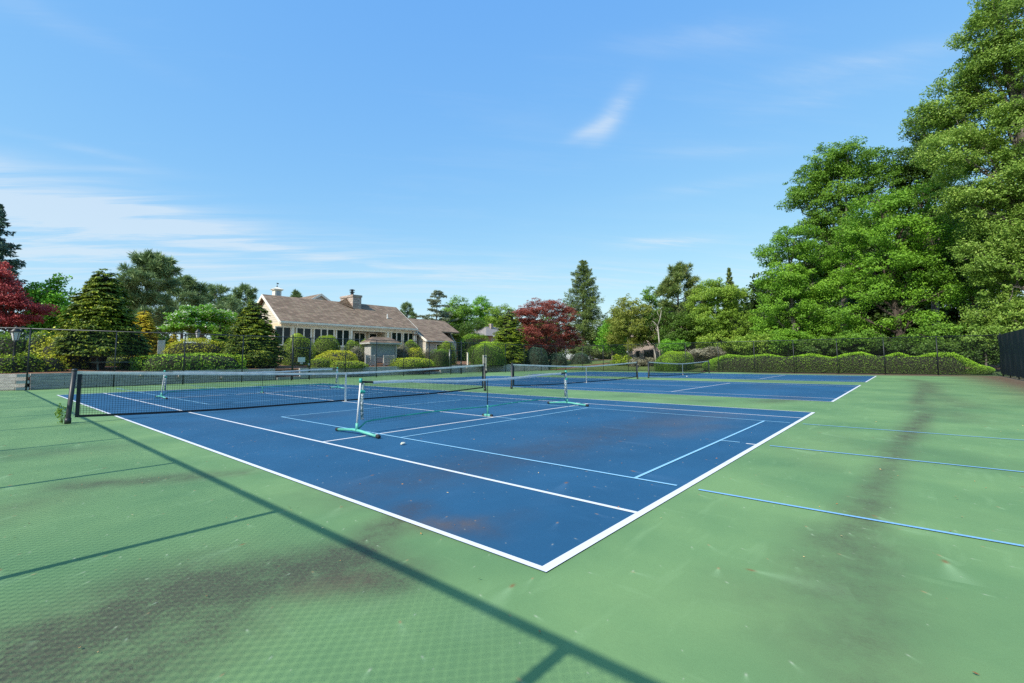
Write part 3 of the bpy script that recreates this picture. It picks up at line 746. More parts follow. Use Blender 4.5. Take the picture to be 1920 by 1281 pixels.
flat('pickleball_line', [(PX0-pw/2, -3.98, PX0+pw/2, -.10), (PX1-pw/2, -3.98, PX1+pw/2, -.10), (PXM-pw/2, -3.98, PXM+pw/2, -.12), (PX0-pw/2, -4.03, PX1+pw/2, -3.985),
     (PX0-pw/2, LN+.10, PX0+pw/2, LN+3.9), (PX1-pw/2, LN+.10, PX1+pw/2, LN+3.9), (PXM-pw/2, LN+.10, PXM+pw/2, LN+3.9), (PX0-pw/2, LN+3.905, PX1+pw/2, LN+3.95)], .008, M['pline2'])

# ------------------------------------------------------------------ wires
def wires(segs, w):
    """thin three-sided wires for each (p, q) pair -> verts, faces"""
    A = np.array([s[0] for s in segs], float); B = np.array([s[1] for s in segs], float)
    w = np.broadcast_to(np.asarray(w, float), (len(A),))[:, None]
    t = unit(B-A); ref = np.where(np.abs(t[:,1:2]) < .9, np.array([[0,1.,0]]), np.array([[1.,0,0]]))
    e1 = unit(np.cross(t, ref)); e2 = np.cross(t, e1)
    ring = [e1, -.5*e1+.866*e2, -.5*e1-.866*e2]
    V = np.stack([A+r*w*.5 for r in ring] + [B+r*w*.5 for r in ring], 1).reshape(-1, 3)
    n = len(A); base = (np.arange(n)*6)[:, None, None]
    F = (base + np.array([[0,1,4,3],[1,2,5,4],[2,0,3,5]])[None]).reshape(-1, 4)
    return V, F
def wire_obj(name, segs, w, m, parent):
    V, F = wires(segs, w)
    me = bpy.data.meshes.new(name); off = parent_loc(parent)
    me.vertices.add(len(V)); me.vertices.foreach_set('co', (V-off).astype(np.float32).ravel())
    me.loops.add(len(F)*4); me.loops.foreach_set('vertex_index', F.astype(np.int32).ravel())
    me.polygons.add(len(F)); me.polygons.foreach_set('loop_start', np.arange(0, len(F)*4, 4, dtype=np.int32)); me.update(calc_edges=True)
    me.materials.append(m)
    o = bpy.data.objects.new(name, me); COL.objects.link(o); o.parent = parent; return o

# ------------------------------------------------------------------ tennis nets
def tennis_net():
    root = empty('tennis_net', (W/2, MID, 0), None, 'tennis net', 'tennis nets across the three courts')
    xl, xr = -.914, W+.914
    def top(x):
        t = abs((x-W/2)/(xr-W/2)); return .915+(1.10-.915)*t**1.35
    def bot(x):
        t = abs((x-W/2)/(xr-W/2)); return .03+.10*max(0, (t-.45)/.55)**1.5
    for x, s in ((xl, 1), (xr, -1)):
        p = MB(); lean = .05*s
        p.tube([(x-.0*s, MID, -.02), (x, MID, .10), (x+lean, MID, 1.13)], [.048, .044, .044], 14)
        p.tube([(x, MID, .0), (x, MID, .12)], [.056,.056], 14)
        q = p.build('net_post', M['black'], root, True)
        c = MB(); c.lathe((x+lean, MID, 1.13), [(.046,-.02),(.049,.0),(.044,.022),(.02,.03)], 14); c.build('post_cap', M['black'], q, True)
        lc = MB()
        for k in range(6): 
            z = .2+.15*k; lc.tube([(x+lean*z+.04*s, MID, z), (x+s*.125, MID, z+.02)], .004, 5)
        lc.tube([(x+.09*s, MID+.01, .15), (x+.075*s, MID+.015, .45)], .007, 5)
        lc.each('lace', M['tape'], root)
        wch = MB()
        if s < 0: wch.box((x-.0, MID-.07, .80), (.07,.07,.12), 0, 0, .01); wch.tube([(x, MID-.1, .80), (x+.0, MID-.16, .86)], .008, 6); wch.build('winch', M['black'], q)
    a, b_ = xl+.14, xr-.14
    xs_ = np.arange(a, b_, .048); sg = []
    for x in xs_: sg.append(((x, MID, bot(x)+.03), (x, MID, top(x)-.03)))
    K = 22; xp = np.linspace(a, b_, 25)
    for k in range(1, K):
        f = k/K
        zz = [bot(x)+f*(top(x)-bot(x)) for x in xp]
        for i in range(24): sg.append(((xp[i], MID, zz[i]), (xp[i+1], MID, zz[i+1])))
    wire_obj('net_mesh', sg, .0062, M['net'], root)
    def band(name, zf, h, th, m, x0, x1, n=28):
        mb = MB(); xq = np.linspace(x0, x1, n); P = []
        for x in xq:
            z = zf(x); P += [(x, MID-th, z-h/2), (x, MID+th, z-h/2), (x, MID+th*1.4, z), (x, MID+th, z+h/2), (x, MID-th, z+h/2), (x, MID-th*1.4, z)]
        F = [(i*6+k, i*6+(k+1)%6, (i+1)*6+(k+1)%6, (i+1)*6+k) for i in range(n-1) for k in range(6)] + [tuple(range(5,-1,-1)), tuple(range((n-1)*6, n*6))]
        mb.add(P, F); return mb.build(name, m, root)
    band('top_band', lambda x: top(x)-.018, .066, .007, M['tape'], xl+.07, xr-.07, 36)
    band('bottom_band', lambda x: bot(x)+.02, .045, .006, M['netband'], a, b_)
    for x in (a, b_):
        s_ = MB(); s_.box((x, MID, (bot(x)+top(x)-.05)/2), (.07,.016,top(x)-bot(x)-.05)); s_.build('side_band', M['netband'], root)
    cs = MB(); cs.box((W/2, MID, .46), (.05,.022,.94)); cs.box((W/2, MID, .03), (.06,.05,.06)); cs.build('centre_strap', M['tape'], root)
    return root
net0 = tennis_net()
netlab = ['tennis net across the nearest blue court, its leaning post at the left of the photo', 'tennis net across the middle blue court, right behind the near pickleball net', 'small tennis net across the farthest blue court, in front of the clipped hedge']
for i, xo in enumerate(XO):
    o = net0 if i == 0 else copy_tree(net0)
    o.location.x = W/2+xo; o['label'] = netlab[i]

# ------------------------------------------------------------------ portable pickleball nets
def pickle_net():
    root = empty('pickleball_net', (5.5, 0, 0), None, 'pickleball net', 'portable pickleball nets on the first court')
    xl, xr, xm = 2.16, 8.84, 5.52
    for x, s in ((xl, 1), (xr, -1)):
        ft = MB()
        ft.tube([(x, .62, .035), (x, .12, .075), (x, -.12, .07), (x, -.62, .032)], .025, 10)
        ft.tube([(x, 0, .07), (x, 0, .20)], .026, 10)
        f_ = ft.build('foot', M['teal'], root, True)
        e = MB(); e.tube([(x, .62, .035), (x, .69, .03)], .032, 10); e.tube([(x, -.62, .035), (x, -.69, .03)], .032, 10); e.each('end_cap', M['rubber'], f_, True)
        up = MB(); up.tube([(x, 0, .19), (x+.055*s, 0, .93)], .016, 10); u_ = up.build('upright', M['white'], root, True)
        c = MB(); c.tube([(x+.055*s, 0, .91), (x+.058*s, 0, .985)], .028, 10); c.build('upright_cap', M['teal_dark'], u_, True)
        sl = MB(); sl.tube([(x+.10*s, .0, .25), (x+.085*s, 0, .55), (x+.10*s, 0, .90)], [.026,.034,.030], 8); sl.build('net_sleeve', M['sleeve'], root, True)
        st = MB(); st.tube([(x+.05*s, -.005, .925), (x+.30*s, -.005, .91)], .022, 6); st.build('strap', M['rubber'], root)
        st2 = MB(); st2.tube([(x+.045*s, -.02, .76), (x+.12*s, -.03, .74)], .03, 6); st2.build('buckle', M['teal_dark'], root)
        rd = MB()
        P = [(x+.03*s, 0, .10), (x+.18*s, 0, .205), (x+.30*s, 0, .22)]
        for k in range(1, 8):
            t = k/7; P.append((x+.30*s+(xm-x-.30*s)*t, 0, .22+.03*math.sin(t*math.pi)))
        rd.tube(P, .014, 8); rd.build('base_tube', M['teal_dark'], root, True)
    cf = MB(); cf.tube([(xm, 0, 0.02), (xm, 0, .26)], .022, 8); cf.tube([(xm, .10, .028), (xm, -.10, .028)], .026, 8); c_ = cf.build('centre_foot', M['teal'], root, True)
    e = MB(); e.tube([(xm, .10, .028), (xm, .15, .026)], .029, 8); e.tube([(xm, -.10, .028), (xm, -.15, .026)], .029, 8); e.each('end_cap', M['rubber'], c_, True)
    cp = MB(); cp.tube([(xm, .0, .24), (xm, .0, .855)], .010, 8); cp.build('centre_pole', M['rail'], root, True)
    def top(x): return .855+.065*abs((x-xm)/(xr-xm))**1.2 - .012*math.sin(abs(x-xm)*2.0)
    def bot(x): return .19+.06*math.cos((x-xm)*1.1)+.03
    a, b_ = xl+.12, xr-.12; sg = []
    for x in np.arange(a, b_, .036): sg.append(((x, 0, bot(x)), (x, 0, top(x)-.02)))
    xp = np.linspace(a, b_, 21)
    for k in range(0, 20):
        f = k/20; zz = [bot(x)+f*(top(x)-bot(x)) for x in xp]
        for i in range(20): sg.append(((xp[i], 0, zz[i]), (xp[i+1], 0, zz[i+1])))
    wire_obj('net_mesh', sg, .0026, M['net'], root)
    mb = MB(); n = 30; P = []
    for x in np.linspace(a+.18, b_-.18, n):
        z = top(x)-.012; w = .006; h = .026+.004*math.sin(x*9)
        P += [(x,-w,z-h),(x,w,z-h),(x,w*1.5,z),(x,w,z+h),(x,-w,z+h),(x,-w*1.5,z)]
    mb.add(P, [(i*6+k, i*6+(k+1)%6, (i+1)*6+(k+1)%6, (i+1)*6+k) for i in range(n-1) for k in range(6)] + [tuple(range(5,-1,-1)), tuple(range((n-1)*6, n*6))])
    mb.build('top_band', M['white'], root)
    return root
pn = pickle_net(); pn.location = (5.5, 5.72, .006); pn['label'] = 'portable pickleball net with teal feet standing nearest, in front of the tennis net'
pn2 = copy_tree(pn); pn2.location = (5.5, 18.35, .006); pn2['label'] = 'portable pickleball net with teal feet seen through the mesh of the near tennis net'

# ------------------------------------------------------------------ chain link fences
FH = 2.85
def link_mesh(p0, p1, z0, z1, pitch, parent, w=.0048, name='link_mesh'):
    p0, p1 = np.array(p0, float), np.array(p1, float); Ln = np.linalg.norm(p1-p0); t = (p1-p0)/Ln; h = z1-z0; sg = []
    for k in np.arange(-h, Ln, pitch):
        for up in (1, -1):
            a, b_ = k, k+h; za, zb = (z0, z1) if up > 0 else (z1, z0)
            if a < 0: za += (zb-za)*(-a)/h; a = 0
            if b_ > Ln: zb = za+(zb-za)*(Ln-a)/(b_-a); b_ = Ln
            if b_-a < 1e-3: continue
            A = p0+t*a; B = p0+t*b_; o_ = .003*up
            n_ = np.array([-t[1], t[0]])*o_
            sg.append(((A[0]+n_[0], A[1]+n_[1], za), (B[0]+n_[0], B[1]+n_[1], zb)))
    return wire_obj(name, sg, w, M['mesh'], parent)
def fence(label, p0, p1, posts, name='chain_link_fence', gaps=(), pitch=.07, cornerpost=(), rail=.024, wire=.0048, post_r=.030):
    root = empty(name, (p0[0], p0[1], 0), label, 'fence')
    p0a, p1a = np.array(p0, float), np.array(p1, float); t = (p1a-p0a)/np.linalg.norm(p1a-p0a)
    nrm = np.array([-t[1], t[0]])
    rb = MB(); rb.tube([(*p0, FH), (*p1, FH)], rail, 8); rb.build('top_rail', M['rail'], root, True)
    bw = MB(); bw.tube([(*(p0a+nrm*.012), .06), (*(p1a+nrm*.012), .06)], .006, 5); bw.build('tension_wire', M['rail'], root)
    for s in posts:
        p = p0a+t*s; mb = MB(); r_ = post_r*(1.45 if s in cornerpost else 1)
        hh = FH-.02+(.10 if s in cornerpost else 0)
        mb.tube([(*p, -.03), (*p, hh)], r_, 9)
        mb.lathe((p[0], p[1], hh), [(r_*1.15,-.02),(r_*1.15,.03),(r_*.5,.05)], 9)
        mb.build('post', M['black'], root, True)
    bnd = [0]+[x for g in gaps for x in g]+[np.linalg.norm(p1a-p0a)]
    for i in range(0, len(bnd), 2):
        link_mesh(p0a+t*bnd[i]+nrm*.035, p0a+t*bnd[i+1]+nrm*.035, .03, FH, pitch, root, wire)
    for g in gaps:
        a, b_ = p0a+t*(g[0]+.07), p0a+t*(g[1]-.07); gz = 2.1
        gb = MB()
        for q in (a, b_): gb.tube([(*q, .07), (*q, gz)], .020, 8)
        for z in (.07, 1.1, gz): gb.tube([(*a, z), (*b_, z)], .018, 8)
        go = gb.build('gate', M['black'], root, True)
        link_mesh(a+nrm*.02, b_+nrm*.02, .08, gz-.01, pitch, go, wire)
        link_mesh(p0a+t*g[0]+nrm*.03, p0a+t*g[1]+nrm*.03, gz+.06, FH, pitch, root, wire)
        lb = MB(); lb.tube([(*(p0a+t*g[0]), gz+.06), (*(p0a+t*g[1]), gz+.06)], .018, 8); lb.build('gate_lintel', M['rail'], root, True)
        la = MB(); lp = p0a+t*(g[1]-.10); la.box((lp[0], lp[1]-.03, 1.05), (.10,.06,.14)); la.build('latch', M['metalgrey'], go)
    return root
Y0 = 29.3
px_ = [-.5,2.6,5.6,8.62,11.65,12.86,15.49,18.07,20.6,23.24,25.67,26.97,30.06,33.1,36.1,39.15,42.0]
fence('tall black chain link fence along the back of the courts, garden and house behind it', (-3.75, Y0), (44, Y0), [.0]+[x+3.75 for x in px_], gaps=((11.65+3.75, 12.86+3.75), (25.67+3.75, 26.97+3.75)), cornerpost=(11.65+3.75, 26.97+3.75))
ry = [-3.43,-.36,2.65,5.75,8.85,11.96,15.05,18.1,21.24,24.28,27.0]
fence('black chain link fence on the right in front of the wavy clipped hedge', (44, Y0), (44, -6.7), [Y0-y for y in ry]+[0.0], cornerpost=(0.0,))
fence('chain link fence beside the camera whose shadow crosses the green court', (-3.75, -6.7), (-3.75, Y0), [.03]+[6.7+(-.51+3.03*k) for k in range(-1, 10)], pitch=.064, wire=.0046, rail=.03, post_r=.034)
fw = fence('chain link fence covered by the dark windscreen at the right edge', (44, -6.7), (14, -6.7), [.0, 3, 6, 9, 12, 15, 18, 21, 24, 27, 29.9], pitch=.11, cornerpost=(.0,))
mb = MB(); nxx, nzz = 121, 9; P = []
for j in range(nzz):
    for i in range(nxx):
        x = 43.93-i*.245; z = .16+(FH-.02-.16)*j/(nzz-1) + (.03*math.sin(i*.9) if j == 0 else 0)
        P.append((x, -6.60+.035*math.sin(i*.82)*math.sin(j*.5+.6)+.02*math.sin(i*2.1+j), z))
n0 = len(P); P += [(x, y-.008, z) for x, y, z in P]
F = [(j*nxx+i, j*nxx+i+1, (j+1)*nxx+i+1, (j+1)*nxx+i) for j in range(nzz-1) for i in range(nxx-1)]
F += [tuple(n0+k for k in reversed(f)) for f in F]
mb.add(P, F); mb.build('windscreen', M['screen'], fw, True)

# ------------------------------------------------------------------ timber retaining wall
wl = empty('retaining_wall', (-.5, 29.5, 0), 'long low retaining wall of weathered grey timbers along the back fence', 'wall')
crs = 5; ch = .15
pl = [-5, -.5, 3.5, 8.9, 12.0]
def wallrun(pts, n=crs, top=None):
    for (xa, xb) in zip(pts[:-1], pts[1:]):
        a = np.array([xa, wall_y(xa)]); b_ = np.array([xb, wall_y(xb)]); ln = np.linalg.norm(b_-a); rz = math.atan2(b_[1]-a[1], b_[0]-a[0])
        for k in range(n):
            mb = MB(); sp = [0]
            s = -(k%2)*1.2
            cuts = [c for c in np.arange(s, ln, 2.4) if 0 < c < ln]
            bb = [0]+cuts+[ln]
            for c0, c1 in zip(bb[:-1], bb[1:]):
                m_ = (a+(b_-a)*((c0+c1)/2/ln)); jit = rng.normal()*.006
                dn = np.array([math.sin(rz), -math.cos(rz)])
                mb.box((m_[0]-dn[0]*(.02*k)+dn[0]*jit, m_[1]-dn[1]*(.02*k)+dn[1]*jit, .012+ch*(k+.5)), (c1-c0-.012, .16, ch-.008), rz, 0, .008)
            mb.build('timber_course', M['timber'], wl)
wallrun([-5,-.5]); wallrun([-.38,8.9,11.4]); wallrun([13.2,15,21,25.2]); wallrun([27.6,28,34,37]); wallrun([37.02,40], 4); wallrun([40.02,43], 3)
dead = [(-3.6,.30),(-1.55,.45),(1.4,.25),(3.9,.6),(5.7,.45),(8.0,.3),(10.4,.5),(14.3,.3),(17.0,.45),(19.6,.3),(23.5,.45),(28.8,.45),(31.2,.5),(33.6,.3),(35.8,.45)]
for x, z in dead:
    d = MB(); d.box((x, wall_y(x)-.10, z), (.15,.14,.13), 0, 0, .008); d.build('timber_end', M['timber_end'], wl)
for k, z in enumerate((.09,.39,.69)):
    d = MB(); d.box((-.62, 29.36, z-.01), (.42,.13,.13), .0, 0, .008); d.build('timber_end', M['timber'], wl)
# steps through the wall at the two gates
for (xa, xb, lab) in ((11.45, 13.15, 'dark timber steps behind the left fence gate'), (25.3, 27.5, 'timber steps with mulch behind the right fence gate')):
    so = empty('garden_steps', ((xa+xb)/2, wall_y((xa+xb)/2), 0), lab, 'steps', 'steps up from the courts')
    yb = wall_y((xa+xb)/2)-.15
    for k in range(4):
        mb = MB(); mb.box(((xa+xb)/2, yb+.35*k+.25, .09+.17*k), (xb-xa-.04*k, .5, .17), .13, 0, .01); mb.build('step', M['timber'], so)
# ------------------------------------------------------------------ small things on the court
bt = MB()
bm = bmesh.new(); bmesh.ops.create_icosphere(bm, subdivisions=3, radius=.037)
me = bpy.data.meshes.new('ball'); bm.to_mesh(me); bm.free(); me.materials.append(M['white']); me.polygons.foreach_set('use_smooth', [True]*len(me.polygons))
o = bpy.data.objects.new('ball', me); COL.objects.link(o); o.location = (31.2, 10.37, .045); tag(o, 'small white ball lying on the far court before its net', 'ball')
me2 = bpy.data.meshes.new('crumpled_paper'); bm = bmesh.new(); bmesh.ops.create_icosphere(bm, subdivisions=2, radius=.036)
for v in bm.verts: v.co = Vector((v.co.x*1.3, v.co.y, v.co.z*.55))*(.7+.5*random.random())
bm.to_mesh(me2); bm.free(); me2.materials.append(mat('paper_scrap', (.55,.56,.42), .8, (.75,.74,.66), 20))
o = bpy.data.objects.new('crumpled_paper', me2); COL.objects.link(o); o.location = (2.07, 4.26, .032); tag(o, 'small pale crumpled scrap on the blue court in front of the pickleball net', 'scrap')
rng = np.random.default_rng(50)
wd = empty('weed', (-.98, 12.05, 0), 'small leafy weed growing at the foot of the left net post', 'weed')
C = np.array([-1.03, 12.02, .24]) + rng.normal(size=(90,3))*np.array([.045,.05,.08]); C[:,2] = np.clip(C[:,2], .03, .5)
quads_obj('foliage', kites(C, unit(rng.normal(size=(90,3))+np.array([0,0,.8])), .055, .036), rng.random(90), L_['willow'], wd)
sb = MB()
for k in range(6):
    q = C[k*7]; sb.tube([(-.98, 12.03, 0), (q[0]*.5-.49, q[1]*.5+6.015, q[2]*.6), tuple(q)], .004, 5)
sb.build('stem', L_['willow'], wd)
# fallen leaves and seed husks, strewn: nobody could count them
n = 900; x = np.concatenate([rng.uniform(-3.5, 12, 420), rng.uniform(14, 43.5, 480)]); y = np.concatenate([rng.uniform(-4, 9, 420), rng.choice([0,1], 480)*0 + rng.uniform(-6.4, -4.6, 480)])
C = np.stack([x, y, np.full(n, .012)], 1); sz = rng.uniform(.008, .028, n)
V = kites(C, unit(np.array([0,0,1.])+.25*rng.normal(size=(n,3))), sz, sz*.5)
V[:,:,2] = np.maximum(V[:,:,2], .009)
quads_obj('fallen_leaves', V, rng.random(n), leafmat('dry_leaf', (.10,.05,.02), (.30,.16,.05), (.50,.38,.22), 0), None)['kind'] = 'stuff'

# ------------------------------------------------------------------ clubhouse
def XA(u, Y): return float(PT(u, 640, Y=Y)[0])
def ZA(u, v, Y): return float(PT(u, v, Y=Y)[2])
HY = 41.0; RY = 45.1; BY = 49.2
hx0, hx1 = XA(524, HY), XA(782, HY)
ez = ZA(650, 608.5, HY); rz_ = ez+2.78; gz = H(22, HY)
house = empty('clubhouse', ((hx0+hx1)/2, HY, gz), 'long beige single storey clubhouse with brown shingle roof and stone chimney', 'house')
wy = HY+.55        # wall plane sits back under the eave
rec0, rec1 = XA(661, HY), XA(727, HY)
# walls as one closed shell: front (with the porch recess), gables, back
wb = MB(); wt = ez-.10
def wallbox(x0, x1, y0, y1, z0, z1): wb.box(((x0+x1)/2, (y0+y1)/2, (z0+z1)/2), (x1-x0, y1-y0, z1-z0))
wb.prism([(hx0+.35, wy, gz-.3), (rec0, wy, gz-.3), (rec0, wy+1.5, gz-.3), (rec1, wy+1.5, gz-.3), (rec1, wy, gz-.3), (hx1-.35, wy, gz-.3), (hx1-.35, BY-.55, gz-.3), (hx0+.35, BY-.55, gz-.3)], (0,0,wt-gz+.3))
wb.build('wall', M['siding'], house)
for gxx, s in ((hx0+.35, 1), (hx1-.35, -1)):
    g = MB(); g.prism([(gxx, wy-.2, wt+.002), (gxx, BY-.35, wt+.002), (gxx, RY, rz_-.22)], (.12*s, 0, 0)); g.build('gable_wall', M['siding_lit'], house)
# roof: two thick slopes
rb = MB(); th = .16
def slope(x0, x1, ya, za, yb, zb, mb=rb):
    mb.prism([(x0, ya, za), (x0, yb, zb), (x0, yb, zb-th), (x0, ya, za-th)], (x1-x0, 0, 0))
slope(hx0, hx1, HY, ez, RY, rz_); slope(hx0, hx1, BY, ez, RY+.002, rz_)
roof = rb.build('roof', M['shingle'], house)
tb_ = MB()
for x in (hx0-.04, hx1+.04):
    for (ya) in (HY-.06, BY+.06):
        tb_.prism([(x-.035, ya, ez-.05), (x-.035, RY, rz_-.02), (x-.035, RY, rz_-.30), (x-.035, ya, ez-.28)], (.07, 0, 0))
tb_.each('rake_board', M['trim'], house)
gt = MB(); gt.prism([(hx0, HY-.14, ez-.19), (hx0, HY-.14, ez-.03), (hx0, HY-.02, ez-.03), (hx0, HY-.02, ez-.22)], (hx1-hx0, 0, 0)); gt.build('gutter', M['trim'], house)
sf = MB(); sf.box(((hx0+hx1)/2, (HY+wy)/2+.02, ez-.27), (hx1-hx0-.1, .60, .05)); sf.build('soffit', M['trim'], house)
fb = MB(); fb.box(((hx0+hx1)/2, wy-.045, ez-.44), (hx1-hx0-.72, .06, .26)); fb.build('frieze_board', M['trim'], house)
# posts and corner boards
for u in (549, 659.5, 728, 778):
    p = MB(); x = XA(u, HY+.3); p.box((x, wy-.12, (gz+ez-.32)/2), (.26 if u == 549 else .2, .20, ez-.32-gz), 0, 0, .01); p.build('post', M['trim'], house)
dp = MB(); x = XA(555, HY+.3); dp.tube([(x, HY-.06, ez-.2), (x, wy-.30, ez-.6), (x, wy-.30, gz+.2)], .045, 6); x = XA(781, HY+.3); dp.tube([(x, HY-.06, ez-.2), (x, wy-.2, ez-.6), (x, wy-.2, gz+.2)], .045, 6); dp.each('downspout', M['trim'], house)
def window(x0, x1, z0, z1, yw, panes, par, fr=.10, mat_='trim', door=False):
    f = MB(); cx, cz = (x0+x1)/2, (z0+z1)/2
    f.box((cx, yw-.05, z1-fr/2), (x1-x0, .12, fr)); f.box((cx, yw-.06, z0+fr/2), (x1-x0+.1, .16, fr))
    for x in (x0+fr/2, x1-fr/2): f.box((x, yw-.048, cz), (fr, .11, z1-z0-2*fr))
    iw = (x1-x0-2*fr)/panes
    for k in range(1, panes): f.box((x0+fr+iw*k, yw-.046, cz), (.10, .10, z1-z0-2*fr))
    fo = f.build('door' if door else 'window', M[mat_], par)
    g = MB()
    for k in range(panes): 
        a = x0+fr+iw*k+(.06 if k else 0); b_ = x0+fr+iw*(k+1)-(.06 if k < panes-1 else 0)
        g.box(((a+b_)/2, yw-.02, cz), (b_-a, .03, z1-z0-2*fr))
    g.each('pane', M['glass'], fo)
    return fo
zw1 = ZA(600, 615.5, wy); zw0 = zw1-1.75
for u0, u1, n in ((514,545,2), (554,583,2), (587,626,3), (629,655,2)):
    window(XA(u0, wy), XA(u1, wy), zw0, zw1, wy, n, house)
for u0, u1 in ((661.5,685), (690,720)):
    window(XA(u0, wy+1.5), XA(u1, wy+1.5), gz+.35, zw1-.08, wy+1.5, 2, house, .16, 'trim', True)
for u0, u1 in ((732.5,753), (755,774.5)):
    window(XA(u0, wy), XA(u1, wy), zw0+.1, zw1+.02, wy, 2, house)
# deck with railing along the front
dk = MB(); dz = gz+.45; dk.box(((hx0+hx1)/2-1, HY-1.2, dz-.06), (hx1-hx0-2, 3.0, .12)); dk.box(((hx0+hx1)/2-1, HY-2.66, dz-.32), (hx1-hx0-2.1, .04, .4)); deck = dk.build('deck', M['kiosk'], house)
rl = MB(); ya = HY-2.62; xa, xb = hx0+.3, hx1-3
rl.box(((xa+xb)/2, ya, dz+.95), (xb-xa, .10, .06)); rl.box(((xa+xb)/2, ya, dz+.12), (xb-xa, .06, .06))
for x in np.arange(xa, xb, .15): rl.box((x, ya, dz+.53), (.045, .04, .78))
for x in np.arange(xa, xb+.1, 2.4): rl.box((x, ya, dz+.5), (.13, .13, 1.16)); rl.box((x, ya, dz+1.1), (.17, .17, .05))
rl.build('railing', M['trim'], house)
# chimney
cx0, cx1 = XA(660, 44), XA(676, 44); ctop = ZA(668, 553, 44); cb = ZA(668, 585, 44)
c = MB(); c.box(((cx0+cx1)/2, 44+1.3, (cb+ctop)/2-.4), (cx1-cx0, 2.6, ctop-cb+.8)); ch_ = c.build('chimney', M['stone'], house)
c = MB(); c.box(((cx0+cx1)/2, 45.3, ctop-.12), (cx1-cx0+.14, 2.74, .22)); c.build('chimney_ledge', M['stone'], ch_)
c = MB(); cc = ((cx0+cx1)/2-.1, 44.9, ctop); c.tube([(cc[0], cc[1], cc[2]-.05), (cc[0], cc[1], cc[2]+.42)], .17, 10); c.lathe((cc[0], cc[1], cc[2]+.36), [(.28,0),(.28,.06),(.1,.10)], 10); c.lathe((cc[0], cc[1], cc[2]+.58), [(.30,0),(.30,.05),(.06,.14)], 10); c.tube([(cc[0], cc[1], cc[2]+.4), (cc[0], cc[1], cc[2]+.6)], .12, 8); c.build('flue_cap', M['black'], ch_)
# small cricket roof left of the chimney
c = MB(); zb = ez+(44.4-HY)/(RY-HY)*(rz_-ez)
c.add([(cx0-1.3, 44.9, zb+.34), (cx0-.01, 43.75, zb-.3), (cx0-.01, 45.3, zb+1.0)], [(0,1,2),(2,1,0)]); c.build('cricket', M['shingle'], house)
# vent pipe
c = MB(); vy = 42.6; vx = XA(725.5, vy); vz = ez+(vy-HY)/(RY-HY)*(rz_-ez); c.tube([(vx, vy, vz-.1), (vx, vy, vz+.5)], .06, 8); c.tube([(vx, vy, vz-.02), (vx, vy, vz+.06)], .11, 8); c.build('vent_pipe', M['white'], house)
# cupola with weathervane
qx, qy = XA(516, 46.5), 46.5; qz = ZA(516, 553.5, 46.5)-.6; qt = ZA(516, 544.5, 46.5)
c = MB(); c.box((qx, qy, (qz+qt)/2), (.64, .64, qt-qz)); cu = c.build('cupola', M['trim'], house)
c = MB(); c.box((qx, qy, qt+.05), (.86, .86, .10)); c.add([(qx-.5,qy-.5,qt+.10),(qx+.5,qy-.5,qt+.10),(qx+.5,qy+.5,qt+.10),(qx-.5,qy+.5,qt+.10),(qx,qy,qt+.36)], [(0,1,4),(1,2,4),(2,3,4),(3,0,4),(3,2,1,0)]); c.build('cupola_roof', M['trim'], cu)
c = MB(); c.box((qx, qy-.33, qz+.75), (.4,.03,.5)); c.build('louvre', M['metalgrey'], cu)
c = MB(); c.tube([(qx,qy,qt+.3),(qx,qy,qt+.78)], .02, 5); c.lathe((qx,qy,qt+.42), [(.02,-.08),(.08,0),(.02,.08)], 8); c.box((qx+.05,qy,qt+.72), (.32,.03,.10), .6); c.build('weathervane', M['black'], cu)
# cross gable behind the ridge
g0 = 47.8; gxm = XA(600, g0); gztop = ZA(600, 550.5, g0); gw = 2.6; gdrop = 1.65
c = MB()
for s in (-1, 1):
    c.prism([(gxm, g0, gztop), (gxm+s*gw, g0, gztop-gdrop), (gxm+s*gw, g0, gztop-gdrop-.14), (gxm, g0, gztop-.14)], (0, 6, 0))
c.build('rear_roof', M['shingle'], house)
c = MB(); c.prism([(gxm-gw+.2, g0+.15, gztop-gdrop-.1), (gxm+gw-.2, g0+.15, gztop-gdrop-.1), (gxm, g0+.15, gztop-.14)], (0, .15, 0)); c.prism([(gxm-gw+.2, g0+.15, gz), (gxm+gw-.2, g0+.15, gz), (gxm+gw-.2, g0+.15, gztop-gdrop-.102), (gxm-gw+.2, g0+.15, gztop-gdrop-.102)], (0,.15,0)); c.build('rear_gable_wall', M['siding_lit'], house)
c = MB()
for s in (-1, 1): c.prism([(gxm+.001*s, g0-.06, gztop+.02), (gxm+s*(gw+.05), g0-.06, gztop-gdrop), (gxm+s*(gw+.05), g0-.06, gztop-gdrop-.24), (gxm+.001*s, g0-.06, gztop-.24)], (0, .055, 0))
c.each('rake_board', M['trim'], house)
# lower garage wing to the right
wx0 = hx1-.3; wxr = 38.9; wxe = 35.8; wey = 40.0; wry = 45.2; wrz = ZA(800, 599.5, wry); wez = ZA(820, 639, wey); sl = (wrz-wez)/(wry-wey); ym = 42.3
xl_ = XA(800, wey)
c = MB()
c.prism([(wx0, 41.3, wez+sl*1.3), (wx0, wry, wrz), (wx0, wry, wrz-th), (wx0, 41.3, wez+sl*1.3-th)], (xl_-wx0, 0, 0))
c.prism([(xl_, wey, wez), (xl_, wry, wrz), (xl_, wry, wrz-th), (xl_, wey, wez-th)], (wxe-xl_, 0, 0))
c.prism([(wxe, ym, wez+sl*(ym-wey)), (wxe, wry, wrz), (wxe, wry, wrz-th), (wxe, ym, wez+sl*(ym-wey)-th)], (wxr-wxe, 0, 0))
c.prism([(wx0, 50, wez+.2), (wx0, wry+.002, wrz), (wx0, wry+.002, wrz-th), (wx0, 50, wez+.2-th)], (wxr-wx0, 0, 0))
c.build('wing_roof', M['shingle'], house)
